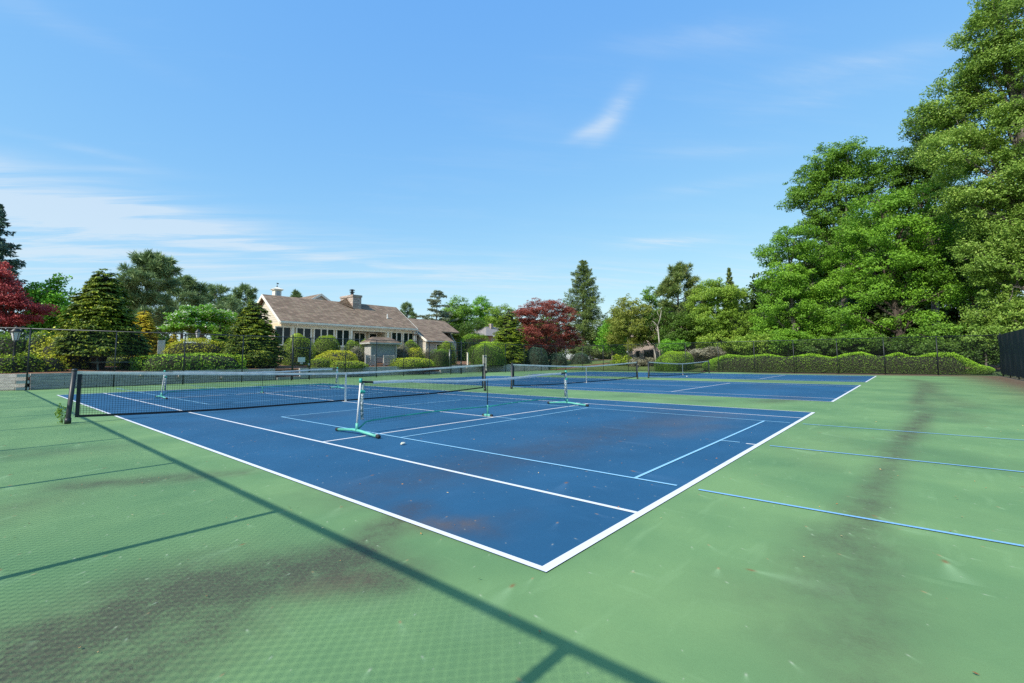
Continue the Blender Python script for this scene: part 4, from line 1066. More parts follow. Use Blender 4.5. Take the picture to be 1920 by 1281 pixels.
c = MB(); c.prism([(xl_+.15, wey+.3, gz-.4), (wxe-.2, wey+.3, gz-.4), (wxe-.2, ym+.3, gz-.4), (wxr-.25, ym+.3, gz-.4), (wxr-.25, 49.6, gz-.4), (xl_+.15, 49.6, gz-.4)], (0,0,wez-.05-gz+.4))
c.prism([(wxr-.26, ym+.32, wez-.04), (wxr-.26, 49.6, wez-.04), (wxr-.26, wry, wrz-.2)], (-.1,0,0))
c.prism([(xl_+.16, wey+.32, wez-.04), (xl_+.16, 49.6, wez-.04), (xl_+.16, wry, wrz-.2)], (.1,0,0)); c.build('wing_wall', M['siding_lit'], house)
c = MB(); c.prism([(xl_-.07, wey-.05, wez+.03), (xl_-.07, 41.9, wez+sl*1.9+.05), (xl_-.07, 41.9, wez+sl*1.9-.2), (xl_-.07, wey-.05, wez-.22)], (.06,0,0)); c.box((xl_+.1, wey+.22, (gz+wez)/2-.1), (.22,.12,wez-gz-.25)); c.prism([(xl_, wey-.11, wez-.17), (xl_, wey-.11, wez-.03), (xl_, wey-.01, wez-.03), (xl_, wey-.01, wez-.17)], (wxe-xl_, 0, 0)); c.build('wing_trim', M['trim'], house)
window(XA(817, wey+.3), XA(826, wey+.3)+.2, wez-1.6, wez-.35, wey+.3, 1, house)

# neighbour's roof right of the hedge and the taupe house far right
nb = empty('neighbour_house', (XA(905, 58), 58, H(XA(905, 58), 58)), 'small far house of which only a pale grey roof shows above the hedge', 'house')
nx0, nx1 = XA(893, 58), XA(942, 58); nzr = ZA(920, 613, 58); nze = nzr-1.9
c = MB(); xm_ = nx0+2.6
c.prism([(xm_, 58, nzr), (xm_, 55, nze), (xm_, 55, nze-.15), (xm_, 58, nzr-.15)], (5,0,0)); c.prism([(xm_, 58.002, nzr), (xm_, 62, nze), (xm_, 62, nze-.15), (xm_, 58.002, nzr-.15)], (5,0,0))
c.add([(xm_, 58, nzr), (nx0-.6, 55, nze), (nx0-.6, 61, nze), (xm_, 55, nze), (xm_, 62, nze)], [(0,1,3),(0,2,1),(0,4,2)])
c.build('roof', M['shingle_grey'], nb)
c = MB(); c.box((xm_+2, 58.5, (nze+.5)/2), (6, 5.6, nze-.55)); c.build('wall', M['siding_lit'], nb)
c = MB(); c.box((xm_+.9, 57.6, nzr+.1), (.6,.6,.9)); c.build('chimney', M['stone'], nb)

TX = 60.0
tp0 = PT(1178, 690, X=TX); ty0 = float(tp0[1]); tg = H(TX, 20)
th_ = empty('townhouse', (TX, ty0-4, tg), 'taupe sided two storey house with dark sliding door beyond the far corner trees', 'house')
def TZ(u, v): return float(PT(u, v, X=TX)[2])
def TY(u): return float(PT(u, 640, X=TX)[1])
yA, yB, yC = ty0, TY(1252), TY(1330)
zA, zpk = TZ(1180, 629), TZ(1252, 573)
c = MB(); c.prism([(TX, yA, tg-.3), (TX, yA, zA), (TX, TY(1215), zA+1.3), (TX, TY(1215), TZ(1215, 598)), (TX, yB, zpk), (TX, yC, TZ(1330, 620)), (TX, yC, tg-.3)], (9,0,0)); c.build('wall', M['taupe'], th_)
c = MB(); 
c.prism([(TX-.25, TY(1213), TZ(1213, 600)), (TX-.25, yB, zpk+.15), (TX-.25, yB, zpk-.12), (TX-.25, TY(1213), TZ(1213, 600)-.25)], (9.5,0,0)); c.prism([(TX-.25, yB-.002, zpk+.15), (TX-.25, yC-.5, TZ(1330, 620)+.0), (TX-.25, yC-.5, TZ(1330, 620)-.25), (TX-.25, yB-.002, zpk-.12)], (9.5,0,0)); c.build('roof', M['shingle'], th_)
c = MB(); c.box((TX-.05, yA-.08, (tg+zA)/2), (.12,.16,zA-tg)); c.build('corner_board', M['kiosk'], th_)
d = MB(); ya_, yb_ = TY(1207), TY(1228); d.box((TX-.04, (ya_+yb_)/2, (tg+TZ(1215, 656))/2), (.1, abs(yb_-ya_), TZ(1215, 656)-tg)); do = d.build('door', M['dark'], th_)
d = MB()
for k in (.27, .73): d.box((TX-.10, ya_+(yb_-ya_)*k, (tg+TZ(1215, 656))/2-.05), (.04, abs(yb_-ya_)*.4, TZ(1215, 656)-tg-.35))
d.each('pane', M['glass'], do)
w_ = MB(); w_.box((TX-.05, TY(1195.5), (TZ(1195, 658)+TZ(1195, 668))/2), (.1, .45, abs(TZ(1195, 658)-TZ(1195, 668)))); w_.build('window', M['glass'], th_)

# ------------------------------------------------------------------ kiosk, gates, lamps, furniture in the garden
KY = 34.2
kx0, kx1 = XA(695, KY), XA(744, KY); kg = H((kx0+kx1)/2, KY); kz0, kz1 = ZA(720, 671, KY), ZA(720, 643, KY)
k = empty('notice_kiosk', ((kx0+kx1)/2, KY, kg), 'beige roofed notice board kiosk on legs beside the back fence', 'kiosk')
c = MB(); 
c.box((kx0+.06, KY+.45, (kz0+kz1)/2), (.12,1.0,kz1-kz0)); c.box((kx1-.06, KY+.45, (kz0+kz1)/2), (.12,1.0,kz1-kz0)); c.box(((kx0+kx1)/2, KY+.92, (kz0+kz1)/2), (kx1-kx0-.242,.06,kz1-kz0)); c.box(((kx0+kx1)/2, KY+.45, kz0+.05), (kx1-kx0-.242,.88,.1)); c.box(((kx0+kx1)/2, KY+.0, kz1-.08), (kx1-kx0-.242,.08,.16)); c.build('cabinet', M['kiosk'], k)
c = MB(); c.box(((kx0+kx1)/2, KY+.12, (kz0+kz1)/2-.02), (kx1-kx0-.25,.06,kz1-kz0-.3)); c.build('board', M['board'], k)
c = MB(); x0, x1, y0, y1, zt = kx0-.30, kx1+.30, KY-.35, KY+1.3, kz1+.01; dx = .75
c.add([(x0,y0,zt),(x1,y0,zt),(x1,y1,zt),(x0,y1,zt),(x0+dx,(y0+y1)/2,zt+.52),(x1-dx,(y0+y1)/2,zt+.52)], [(0,1,5,4),(1,2,5),(2,3,4,5),(3,0,4),(3,2,1,0)]); c.build('roof', M['shingle'], k)
c = MB(); c.box(((x0+x1)/2, y0+.02, zt-.07), (x1-x0,.05,.13)); c.box((x0+.02, (y0+y1)/2, zt-.07), (.05,y1-y0-.1,.13)); c.box((x1-.02, (y0+y1)/2, zt-.07), (.05,y1-y0-.1,.13)); c.each('fascia', M['kiosk'], k)
for x in (kx0+.1, kx0+.55, kx1-.55, kx1-.1):
    for y in (KY+.06, KY+.84):
        c = MB(); c.box((x, y, (kg-.15+kz0)/2), (.11,.11,kz0-kg+.15)); c.build('leg', M['kiosk'], k)
def picket(name, label, p, q, h, zb, w=.07, gap=.13, cat='fence', lift=.08):
    r = empty(name, (*p, zb), label, cat); p, q = np.array(p), np.array(q); ln = np.linalg.norm(q-p); rz = math.atan2(q[1]-p[1], q[0]-p[0]); t = (q-p)/ln
    n_ = np.array([-t[1], t[0]])
    for s in (0, ln):
        c = MB(); e = p+t*s; c.box((e[0], e[1], zb+h/2), (.11,.11,h+.04), rz, 0, .01); c.build('post', M['kiosk'], r)
    c = MB()
    for z in (lift+.05, h-.06): c.box(((p[0]+q[0])/2, (p[1]+q[1])/2, zb+z), (ln-.112,.05,.08), rz)
    c.each('rail', M['kiosk'], r)
    c = MB()
    for s in np.arange(.12, ln-.08, gap): e = p+t*s-n_*.04; c.box((e[0], e[1], zb+lift+(h-lift)/2), (w,.025,h-lift), rz)
    c.build('picket', M['kiosk'], r); return r
picket('picket_fence', 'short beige picket fence at the left foot of the kiosk', (XA(682, KY), KY-.35), (XA(699, KY), KY-.35), .95, kg)
picket('picket_fence', 'short beige picket fence at the right foot of the kiosk', (XA(716, KY), KY-.35), (XA(735, KY), KY-.35), .95, kg)
gxp = XA(903.5, 31.2); picket('picket_gate', 'tall beige picket gate standing open by the timber wall', (gxp, 31.0), (gxp+.95, 31.5), 1.75, .0, .09, .17, 'gate', .45)
c = MB(); 
e = empty('gate_post', (XA(877, 33.5), 33.5, H(30, 33.5)), 'white square post right of the dome shrub path opening', 'post'); c.box((XA(877, 33.5), 33.5, H(30, 33.5)+.6), (.13,.13,1.35), 0,0,.01); c.build('shaft', M['trim'], e); c = MB(); c.box((XA(877, 33.5), 33.5, H(30, 33.5)+1.3), (.17,.17,.05)); c.build('cap', M['trim'], e)
e = empty('sign_post', (XA(843, 32.6), 32.6, .7), 'thin pale grey post beside the right fence gate', 'post'); c = MB(); c.tube([(XA(843, 32.6), 32.6, .6), (XA(843, 32.6), 32.6, 2.25)], .045, 8); c.build('shaft', M['metalgrey'], e, True); c = MB(); c.box((XA(843, 32.6), 32.55, 2.25), (.13,.12,.16)); c.build('head', M['metalgrey'], e)
sx0, sx1 = XA(559.5, Y0-.06), XA(573, Y0-.06); e = empty('gate_sign', ((sx0+sx1)/2, Y0-.06, 1.1), 'blank grey sign board hung on the left fence gate', 'sign'); c = MB(); c.box(((sx0+sx1)/2, Y0-.07, (ZA(566, 670, Y0)+ZA(566, 679, Y0))/2), (sx1-sx0,.02,ZA(566, 670, Y0)-ZA(566, 679, Y0)), 0,0,.005); c.build('panel', M['sign'], e); c = MB(); c.box(((sx0+sx1)/2, Y0-.07, ZA(566, 681, Y0)), (.16,.06,.12)); c.build('lock_box', M['metalgrey'], e)
def lamp(u, vb, vt, Y, label):
    p = PT(u, 673, Y=Y); g = H(p[0], p[1]); zt = ZA(u, vt, Y); h = zt-g
    e = empty('lamp_post', (p[0], p[1], g), label, 'lamp post', 'black lantern lamp posts in the garden')
    c = MB(); c.lathe((p[0], p[1], g), [(.13,-.1),(.13,.12),(.10,.18),(.085,.55),(.10,.60),(.055,.70),(.045,h-.95),(.07,h-.92),(.04,h-.80),(.08,h-.72)], 10); c.build('pole', M['black'], e, True)
    c = MB(); c.lathe((p[0], p[1], g), [(.10,h-.71),(.19,h-.30)], 6); lg = c.build('lantern', M['lampglass'], e)
    c = MB()
    for k_ in range(6):
        a = k_*math.pi/3; c.tube([(p[0]+.105*math.cos(a), p[1]+.105*math.sin(a), g+h-.71), (p[0]+.198*math.cos(a), p[1]+.198*math.sin(a), g+h-.29)], .012, 5)
    c.build('lantern_bar', M['black'], lg)
    c = MB(); c.lathe((p[0], p[1], g), [(.23,h-.30),(.23,h-.27),(.10,h-.15),(.09,h-.10),(.02,h-.05),(.02,h)], 10); c.build('lantern_roof', M['black'], e, True)
lamp(26, 692, 611, 31.6, 'black lantern lamp post at the left edge behind the fence')
lamp(369, 640, 616, 40, 'small far lantern lamp post above the clipped yellow hedge')
# picnic table under the big cypress
tp = spot(190, Y=32.6); e = empty('picnic_table', tuple(tp), 'weathered green picnic table under the broad golden cypress', 'table')
tx, ty, tz = tp
for k_ in range(4):
    c = MB(); c.box((tx+.6, ty-.25+.17*k_+.6, tz+.74), (2.0,.15,.045)); c.build('tabletop', M['bench'], e)
for s in (-1, 1):
    c = MB(); c.box((tx+.6, ty+.6+s*.75, tz+.44), (2.1,.26,.05)); c.build('seat', M['bench'], e)
    c = MB(); x = tx+.6+s*.75
    c.tube([(x, ty+.2, tz+.72), (x, ty-.25, tz-.05)], .045, 5); c.tube([(x, ty+1.0, tz+.72), (x, ty+1.45, tz-.05)], .045, 5); c.box((x, ty+.6, tz+.39), (.05,1.7,.08)); c.build('trestle', M['bench'], e)
def pool_fence(u0, u1, v0, v1, Y, label):
    x0, x1 = XA(u0, Y), XA(u1, Y); z0, z1 = H(x0, Y), ZA(u0, v0, Y)
    e = empty('picket_gate', (x0, Y, z0), label, 'gate')
    c = MB()
    for x in np.arange(x0, x1+.01, (x1-x0)/6): c.box((x, Y, (z0+z1)/2), (.05,.03,z1-z0))
    c.box(((x0+x1)/2, Y+.03, z1-.08), (x1-x0+.05,.028,.09)); c.box(((x0+x1)/2, Y+.03, z0+.12), (x1-x0+.05,.028,.09)); c.build('picket', M['trim'], e)
pool_fence(297, 309, 638, 664, 37, 'pale slatted gate left of the clipped yellow hedge')
pool_fence(48, 66, 628, 641, 38, 'white picket gate behind the left fence post')

# ------------------------------------------------------------------ trees and shrubs
def hgt(u, vt, base, X=None, Y=None):
    return float(PT(u, vt, X, Y)[2]) - base[2]
def wpx(n, u, X=None, Y=None):
    p = PT(u, 673, X, Y); return n*scale_at(p)*(.5+.5/math.sqrt(1+((u-960)/FPX)**2))
GS = 'clipped shrubs in the garden bank'
def cyp(u, hw, vt, Y, leaf, label, seed, **k):
    b = spot(u, Y=Y); fancypress('cypress_tree', label, 'tree', b, hgt(u, vt, b, Y=Y), wpx(hw, u, Y=Y), leaf, seed, **k)
cyp(186, 74, 501, 33.6, 'cypress', 'broad dark green cypress with yellow tips left of the house, tallest of its kind', 1, n=1150, shape=.62, round_=.08, size=.15, z0=.14, group='golden tipped cypresses')
cyp(474, 58, 562, 34.2, 'cypress', 'golden tipped cypress standing at the left end of the clubhouse', 2, n=950, size=.13, z0=.02, shape=.7, round_=.06, group='golden tipped cypresses')
cyp(954, 36, 575, 36.5, 'cypress_b', 'bright green columnar cypress left of the right red maple', 3, n=760, size=.14, round_=.25, shape=.6, group='golden tipped cypresses')
b = spot(266, Y=42); fancypress('golden_conifer', 'narrow golden yellow cone conifer behind the broad cypress', 'tree', b, hgt(266, 577, b, Y=42), wpx(31, 266, Y=42), 'gold', 4, n=520, size=.12, per=44, round_=.35, group='golden conifers')
b = spot(325, Y=41); fancypress('golden_conifer', 'tiny golden cone conifer under the dogwood', 'tree', b, hgt(325, 622, b, Y=41), wpx(13, 325, Y=41), 'gold', 5, n=160, size=.10, per=40, group='golden conifers')
b = spot(410, Y=37.5); fancypress('cone_conifer', 'small clipped dark green cone left of the second cypress', 'tree', b, hgt(410, 606, b, Y=37.5), wpx(24, 410, Y=37.5), 'hedge_b', 6, n=420, size=.09, per=46, round_=.3, shape=.8)
# far conifers on the left
b = spot(-28, Y=50); conifer('blue_spruce', 'tall blue spruce cut off by the left edge of the photo', 'tree', b, hgt(-28, 375, b, Y=50), wpx(95, -28, Y=50), 'bluespruce', 'spruce', 1.1, .30, 10, shape=.85)
def pine(u, hw, vt, Y, label, seed, leaf='pine', **k):
    b = spot(u, Y=Y); conifer('pine_tree', label, 'tree', b, hgt(u, vt, b, Y=Y), wpx(hw, u, Y=Y), leaf, 'pine', seed=seed, group='pines beyond the garden', bark='bark', **k)
pine(268, 62, 482, 66, 'largest blue green pine behind the broad cypress', 11, size=.46, dens=1.25, z0=.26, irregular=.4)
pine(338, 46, 524, 74, 'second blue green pine right of the largest one', 12, size=.42, dens=1.3, z0=.28)
pine(397, 40, 541, 80, 'hazy pine behind the flowering dogwood', 13, size=.42, dens=1.2, z0=.2)
pine(455, 34, 540, 84, 'far pine just left of the clubhouse gable', 14, size=.42, dens=1.2, z0=.2)
pine(430, 30, 566, 62, 'low pine between the dogwood and the second cypress', 15, size=.36, dens=1.2, z0=.1)
pine(553, 14, 549, 95, 'pine top showing above the clubhouse roof ridge', 16, size=.45, dens=1.1, z0=.3)
pine(762, 18, 571, 80, 'pine top at the right end of the clubhouse ridge', 17, size=.4, dens=1.1, z0=.2)
b = spot(95, Y=50)
broadleaf('bright_tree', 'bright green tree between the left red maple and the broad cypress', 'tree', b, lobesat([(88,545,28),(112,540,22),(66,552,20),(95,585,38,26),(120,590,26),(62,600,24),(90,615,34,18)], Y=50), 'bright', clump=.75, per=120, size=.20, trunk_r=.2, seed=1)
b = spot(18, Y=40)
broadleaf('red_maple', 'dark red Japanese maple at the left edge of the photo', 'tree', b, lobesat([(18,552,28,12),(-8,505,20,14),(2,535,28,16),(34,568,28,10),(0,570,34,16),(76,584,24,9),(46,598,30,10),(-6,600,36,14),(-50,560,36,30)], Y=40), 'red', clump=.55, per=170, size=.11, flat=.45, trunk_r=.14, seed=2, bark='bark_brown', group='red leaved maples', dens=1.2)
b = spot(374, Y=45)
broadleaf('dogwood', 'green dogwood covered in cream blossom left of the clubhouse', 'tree', b, lobesat([(345,596,28,14),(378,588,34,16),(410,594,26,14),(330,610,24,11),(370,612,40,12),(405,612,30,12),(425,603,14,10)], Y=45), 'bright', clump=.55, per=130, size=.15, flat=.4, trunk_r=.15, seed=3, extra=('blossom', .16, .17))
# trees behind the house to the right
b = spot(818, Y=62); conifer('cedar_tree', 'grey green flat tiered cedar right of the clubhouse roof', 'tree', b, hgt(818, 545, b, Y=62), wpx(54, 818, Y=62), 'cedar', 'cedar', .8, .34, 20, irregular=.3)
b = spot(858, Y=68)
broadleaf('green_tree', 'mid green tree behind the cedar', 'tree', b, lobesat([(858,582,24),(872,600,22),(845,605,20),(862,625,26)], Y=68), 'green', clump=1.0, per=110, size=.26, trunk_r=.25, seed=4)
b = spot(903, Y=74)
broadleaf('bright_tree', 'round topped bright green tree above the far grey roof', 'tree', b, lobesat([(903,575,18,17),(900,592,16),(908,605,16)], Y=74), 'bright', clump=.95, per=120, size=.25, trunk_r=.25, seed=5)
b = spot(938, Y=66)
broadleaf('willow', 'pale yellow green willow behind the columnar cypress', 'tree', b, lobesat([(930,596,20),(945,590,18),(925,610,18),(950,610,20)], Y=66), 'willow', clump=.9, per=110, size=.22, trunk_r=.2, seed=6)
b = spot(880, Y=60)
broadleaf('green_tree', 'low dark green tree filling the gap left of the far grey roof', 'tree', b, lobesat([(870,622,22,16),(895,614,18,16),(845,628,18,14)], Y=60), 'deep', clump=.9, per=110, size=.22, trunk_r=.2, seed=7)
# right red maple, spruce and neighbours
b = spot(1026, Y=38.2)
broadleaf('red_maple', 'wide dusky red maple left of the tall spruce', 'tree', b, lobesat([(1005,580,26,16),(985,592,22,16),(1038,578,24,14),(1058,592,24,16),(1010,612,36,18),(1050,622,30,16),(990,628,26,16),(1070,640,22,16),(1025,648,40,14),(1000,652,24,10)], Y=38.2), 'red_old', clump=.6, per=130, size=.13, flat=.5, trunk_r=.17, seed=8, bark='bark_brown', group='red leaved maples')
b = spot(1096, Y=44); conifer('spruce_tree', 'tall pointed green spruce right of the red maple', 'tree', b, hgt(1091, 486, b, Y=44), wpx(54, 1096, Y=44), 'spruce', 'spruce', 1.1, .26, 21, shape=.58, irregular=.38, droop=.30)
b = spot(1148, X=56)
broadleaf('bright_tree', 'small bright green tree at the right foot of the tall spruce', 'tree', b, lobesat([(1150,620,22),(1135,640,20),(1165,645,18)], X=56), 'bright', clump=.7, per=110, size=.18, trunk_r=.14, seed=9)
b = spot(1182, X=53)
broadleaf('olive_tree', 'yellowish olive tree in front of the taupe house', 'tree', b, lobesat([(1178,580,26,22),(1158,598,18,20),(1202,590,20,20),(1180,612,32,18),(1162,632,22,14),(1204,628,24,16),(1186,645,16,10)], X=53), 'olive', clump=.6, per=90, size=.16, trunk_r=.14, seed=10, dens=.9)
b = spot(1220, X=66)
broadleaf('slender_tree', 'slender open crowned tree rising behind the pale dead trunk', 'tree', b, lobesat([(1222,553,16,14),(1212,575,14,14),(1228,580,12,16),(1216,600,14)], X=66), 'green', clump=.6, per=60, size=.22, trunk_r=.16, seed=11, dens=.7)
e = empty('dead_tree', tuple(spot(1234, X=51)), 'pale bare forked dead trunk before the taupe house', 'tree')
c = MB(); P = lambda u, v: PT(u, v, X=51)
c.tube([P(1238,680), P(1236,640), P(1233,612)], [.10,.08,.06], 8); c.tube([P(1233,612), P(1238,596), P(1240,582)], [.07,.05,.025], 6); c.tube([P(1233,612), P(1226,604), P(1223,602)], [.05,.035,.02], 6); c.tube([P(1238,596), P(1233,588), P(1232,583)], [.04,.03,.015], 6); c.tube([P(1234.5,622), P(1229,616)], [.04,.02], 5); c.tube([P(1231,690), P(1229,668), P(1226,655)], [.09,.08,.05], 7)
c.build('trunk', M['bark_pale'], e, True)
b = spot(1275, X=58); conifer('pine_tree', 'dark green pine in front of the taupe house, left of the pale green tree', 'tree', b, hgt(1272, 502, b, X=58), wpx(44, 1272, X=58), 'spruce', 'pine', 1.6, .36, 22, z0=.12)
b = spot(1346, X=56)
broadleaf('willow', 'rounded pale green tree between the pine and the tall woods', 'tree', b, lobesat([(1345,548,34,26),(1315,568,26),(1376,560,26),(1330,600,38,30),(1375,605,32),(1305,620,24),(1350,640,40,22),(1395,640,20)], X=56), 'willow', clump=.75, per=190, size=.16, trunk_r=.22, seed=12)
b = spot(1374, X=72); conifer('spruce_tree', 'dark spruce tip peeping over the rounded pale green tree', 'tree', b, hgt(1374, 500, b, X=72), wpx(30, 1374, X=72), 'spruce', 'spruce', 1.0, .36, 23)
b = spot(1226, X=54.5)
broadleaf('green_tree', 'dark green tree hiding the gable of the taupe house', 'tree', b, lobesat([(1222,605,18,20),(1212,632,18,18),(1250,600,16,26),(1256,630,24,18),(1285,615,24,26),(1236,640,14,10)], X=54.5), 'deep', clump=.7, per=120, size=.17, trunk_r=.14, seed=17)
# the tall woods on the right
GW = 'tall broadleaf trees beyond the right fence'
b = spot(1492, X=54)
broadleaf('broadleaf_tree', 'leftmost tall tree of the woods, loose bright crown over the hedge', 'tree', b, lobesat([(1490,450,36,26),(1452,478,30,26),(1525,478,36,28),(1470,515,44,28),(1440,545,26,24),(1525,530,40),(1480,570,46,30),(1432,595,24),(1530,585,40),(1450,622,36,22),(1510,625,42,22)], X=54), 'maple', clump=.8, per=210, size=.165, trunk_r=.24, seed=20, group=GW, dens=.68)
b = spot(1588, X=61)
broadleaf('broadleaf_tree', 'tall tree with a high rounded crown above the other woods, bare upper trunk', 'tree', b, lobesat([(1590,300,40,30),(1545,306,36,28),(1638,308,40,30),(1512,345,32,30),(1570,352,48,40),(1655,350,40,38),(1496,376,28,20),(1550,400,44,34),(1620,400,46,38),(1580,440,44,26),(1525,425,30,20),(1660,400,36,30)], X=61), 'green', clump=.9, per=210, size=.19, trunk_r=.36, seed=21, group=GW, dens=.72)
b = spot(1690, X=53)
broadleaf('broadleaf_tree', 'broad bright maple with layered boughs in the middle of the woods', 'tree', b, lobesat([(1650,385,44,28),(1710,380,44,32),(1620,430,50,30),(1690,440,56,32),(1750,440,40,34),(1590,490,46,28),(1655,500,56,30),(1730,505,50,30),(1570,540,46,24),(1640,550,50,20),(1715,552,50,22),(1585,590,40,16),(1780,545,36,26),(1640,608,34,10),(1715,598,34,12),(1600,612,30,10),(1560,628,40,16)], X=53), 'maple', clump=.9, per=210, size=.165, flat=.5, trunk_r=.30, seed=22, group=GW, dens=.72, bark='bark_brown')
b = spot(1760, X=64)
broadleaf('broadleaf_tree', 'dark leaved tree rising between the high crown and the giant right tree', 'tree', b, lobesat([(1712,300,34,28),(1760,290,46,40),(1735,240,30,30),(1790,350,50,44),(1720,352,36,34),(1770,420,50,40),(1680,330,20,24)], X=64), 'deep', clump=1.0, per=190, size=.2, trunk_r=.36, seed=23, group=GW)
b = spot(1985, X=50)
broadleaf('broadleaf_tree', 'giant silvery green tree filling the right edge of the photo', 'tree', b, lobesat([(1900,40,62,62),(1870,5,34,40),(1960,-60,100,80),(1842,88,46,56),(1812,150,44,54),(1885,150,74,76),(1975,120,90,90),(1775,205,42,44),(1840,235,64,62),(1925,250,78,74),(1738,218,34,26),(1790,285,52,52),(1860,330,66,62),(1940,360,76,70),(1815,380,46,46),(1880,430,62,60),(1950,470,70,70),(1845,480,46,44),(1905,535,60,54),(1870,585,50,36),(1930,610,50,30),(2010,300,80,90)], X=50), 'silver', clump=.85, per=270, size=.155, trunk_r=.6, seed=24, group=GW, flat=.6, dens=.72, lobe_var=.6)
b = spot(1830, X=57)
broadleaf('broadleaf_tree', 'shaded tree with a pale visible trunk under the giant tree', 'tree', b, lobesat([(1800,470,50,40),(1850,460,50,44),(1880,530,40,34),(1810,530,44,30)], X=57), 'deep', clump=.95, per=120, size=.22, trunk_r=.34, seed=25, group=GW)
# deeper rows that close the woods
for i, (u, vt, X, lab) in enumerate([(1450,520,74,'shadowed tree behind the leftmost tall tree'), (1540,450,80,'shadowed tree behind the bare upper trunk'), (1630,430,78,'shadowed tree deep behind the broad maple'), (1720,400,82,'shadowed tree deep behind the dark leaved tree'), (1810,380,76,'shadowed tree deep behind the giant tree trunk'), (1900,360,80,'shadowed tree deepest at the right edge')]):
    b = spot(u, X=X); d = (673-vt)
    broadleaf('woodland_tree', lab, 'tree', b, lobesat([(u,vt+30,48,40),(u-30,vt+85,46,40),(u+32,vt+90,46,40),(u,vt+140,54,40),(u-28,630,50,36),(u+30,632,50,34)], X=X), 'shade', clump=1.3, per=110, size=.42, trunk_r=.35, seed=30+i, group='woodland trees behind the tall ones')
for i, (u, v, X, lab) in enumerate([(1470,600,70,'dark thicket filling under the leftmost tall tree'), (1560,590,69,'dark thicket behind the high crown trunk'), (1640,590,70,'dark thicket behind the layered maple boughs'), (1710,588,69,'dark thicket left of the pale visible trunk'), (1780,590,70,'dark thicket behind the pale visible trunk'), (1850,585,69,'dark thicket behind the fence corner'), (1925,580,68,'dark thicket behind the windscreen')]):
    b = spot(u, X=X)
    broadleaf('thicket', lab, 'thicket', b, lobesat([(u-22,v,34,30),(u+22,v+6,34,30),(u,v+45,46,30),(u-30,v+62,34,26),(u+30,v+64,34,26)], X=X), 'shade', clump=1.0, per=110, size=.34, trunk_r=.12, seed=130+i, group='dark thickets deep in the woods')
# low boughs and bushes at the foot of the woods
GU = 'wild bushes at the foot of the woods'
for i, (u, v, ru, rv, X, leaf, lab) in enumerate([
    (1418,645,36,20,50,'willow','leafy bush under the leftmost tall tree'), (1478,640,40,22,51,'maple','bright bush behind the second hedge wave'), (1545,650,40,18,50,'deep','dark bush behind the middle of the hedge'),
    (1612,640,42,20,50.5,'green','spreading bush right of the dark bush'), (1690,646,42,18,50,'deep','shady bush below the broad maple'), (1755,628,46,20,50,'green','arching bush over the right fence rail'),
    (1770,655,48,16,49,'deep','dark low bush behind the last hedge wave'), (1840,660,40,26,48.5,'deep','dark bush filling the fence corner'), (1848,632,30,22,48,'silver','silvery bough bush hanging over the fence corner')]):
    b = spot(u, X=X)
    broadleaf('bush', lab, 'bush', b, lobesat([(u-ru*.5,v,ru*.6,rv*.8),(u+ru*.5,v-3,ru*.6,rv*.8),(u,v+rv*.5,ru*.7,rv*.7),(u+ru*.2,v-rv*.4,ru*.4,rv*.5)], X=X), leaf, clump=.55, per=120, size=.15, trunk_r=.07, seed=50+i, group=GU)
# wavy clipped hedge behind the right fence
yl, yr = float(PT(1330, 673, X=46)[1]), float(PT(1838, 673, X=46)[1])
hb = np.array([46.2, (yl+yr)/2, H(46.2, 0)]); rx_ = (yl-yr)/2
crest_u = [1330,1365,1400,1440,1475,1520,1560,1585,1615,1650,1685,1715,1745,1790,1838]
crest_v = [669,662,667,663,670,663,671,664,660,670,661,669,662,658,678]
crest_y = np.array([float(PT(u, 673, X=46)[1]) for u in crest_u]); crest_z = np.array([float(PT(u, v, X=46)[2])-hb[2] for u, v in zip(crest_u, crest_v)])
def hw(x):
    y = hb[1] + x
    return np.interp(-y, -crest_y, crest_z)
clipped('hedge', 'long clipped hedge with a wavy top behind the right fence', 'hedge', hb, rx_+.5, 1.25, 1.0, 'hedge', 1, size=.075, dens=1.4, power=5.5, rz=R(90), wave=hw, topshift=.62, lump=.03)
b = spot(1266, X=46.5); clipped('clipped_shrub', 'large clipped green mound at the left end of the wavy hedge', 'shrub', b, wpx(54, 1266, X=46.5), 1.6, hgt(1266, 661, b, X=46.5)*1.03, 'hedge_b', 2, size=.075, dens=1.3, power=3.0, topshift=.6)
def shr(u, hw_, vt, Y, leaf, label, seed, dy=None, name='clipped_shrub', **k):
    b = spot(u, Y=Y); r = wpx(hw_, u, Y=Y)
    return clipped(name, label, 'shrub', b, r, dy or r*.9, hgt(u, vt, b, Y=Y)*1.03, leaf, seed, group=k.pop('group', GS), **k)
# garden bank, left to right
shr(8, 34, 668, 31.8, 'yew', 'low dull green shrub behind the lamp post at the left edge', 10, ragged=.25, size=.10)
shr(52, 26, 664, 31.9, 'yew', 'rounded yellow green shrub right of the left lamp post', 11, ragged=.2, size=.10)
shr(92, 28, 668, 32.2, 'yew_y', 'loose golden juniper spreading left of the picnic table', 12, ragged=.45, size=.12)
shr(125, 50, 632, 34.8, 'yew_y', 'tall feathery golden juniper behind the picnic table', 13, ragged=.5, size=.13)
shr(78, 30, 623, 36.5, 'yew', 'flat topped clipped shrub under the bright green tree', 14)
shr(20, 46, 628, 37, 'hedge', 'dark shrub mass under the left red maple', 15, ragged=.3, size=.12)
shr(260, 34, 672, 33.5, 'hedge', 'dark untidy shrub at the right foot of the broad cypress', 16, ragged=.35, size=.11)
shr(215, 40, 668, 37, 'yew', 'low green shrub behind the picnic table', 17, ragged=.3)
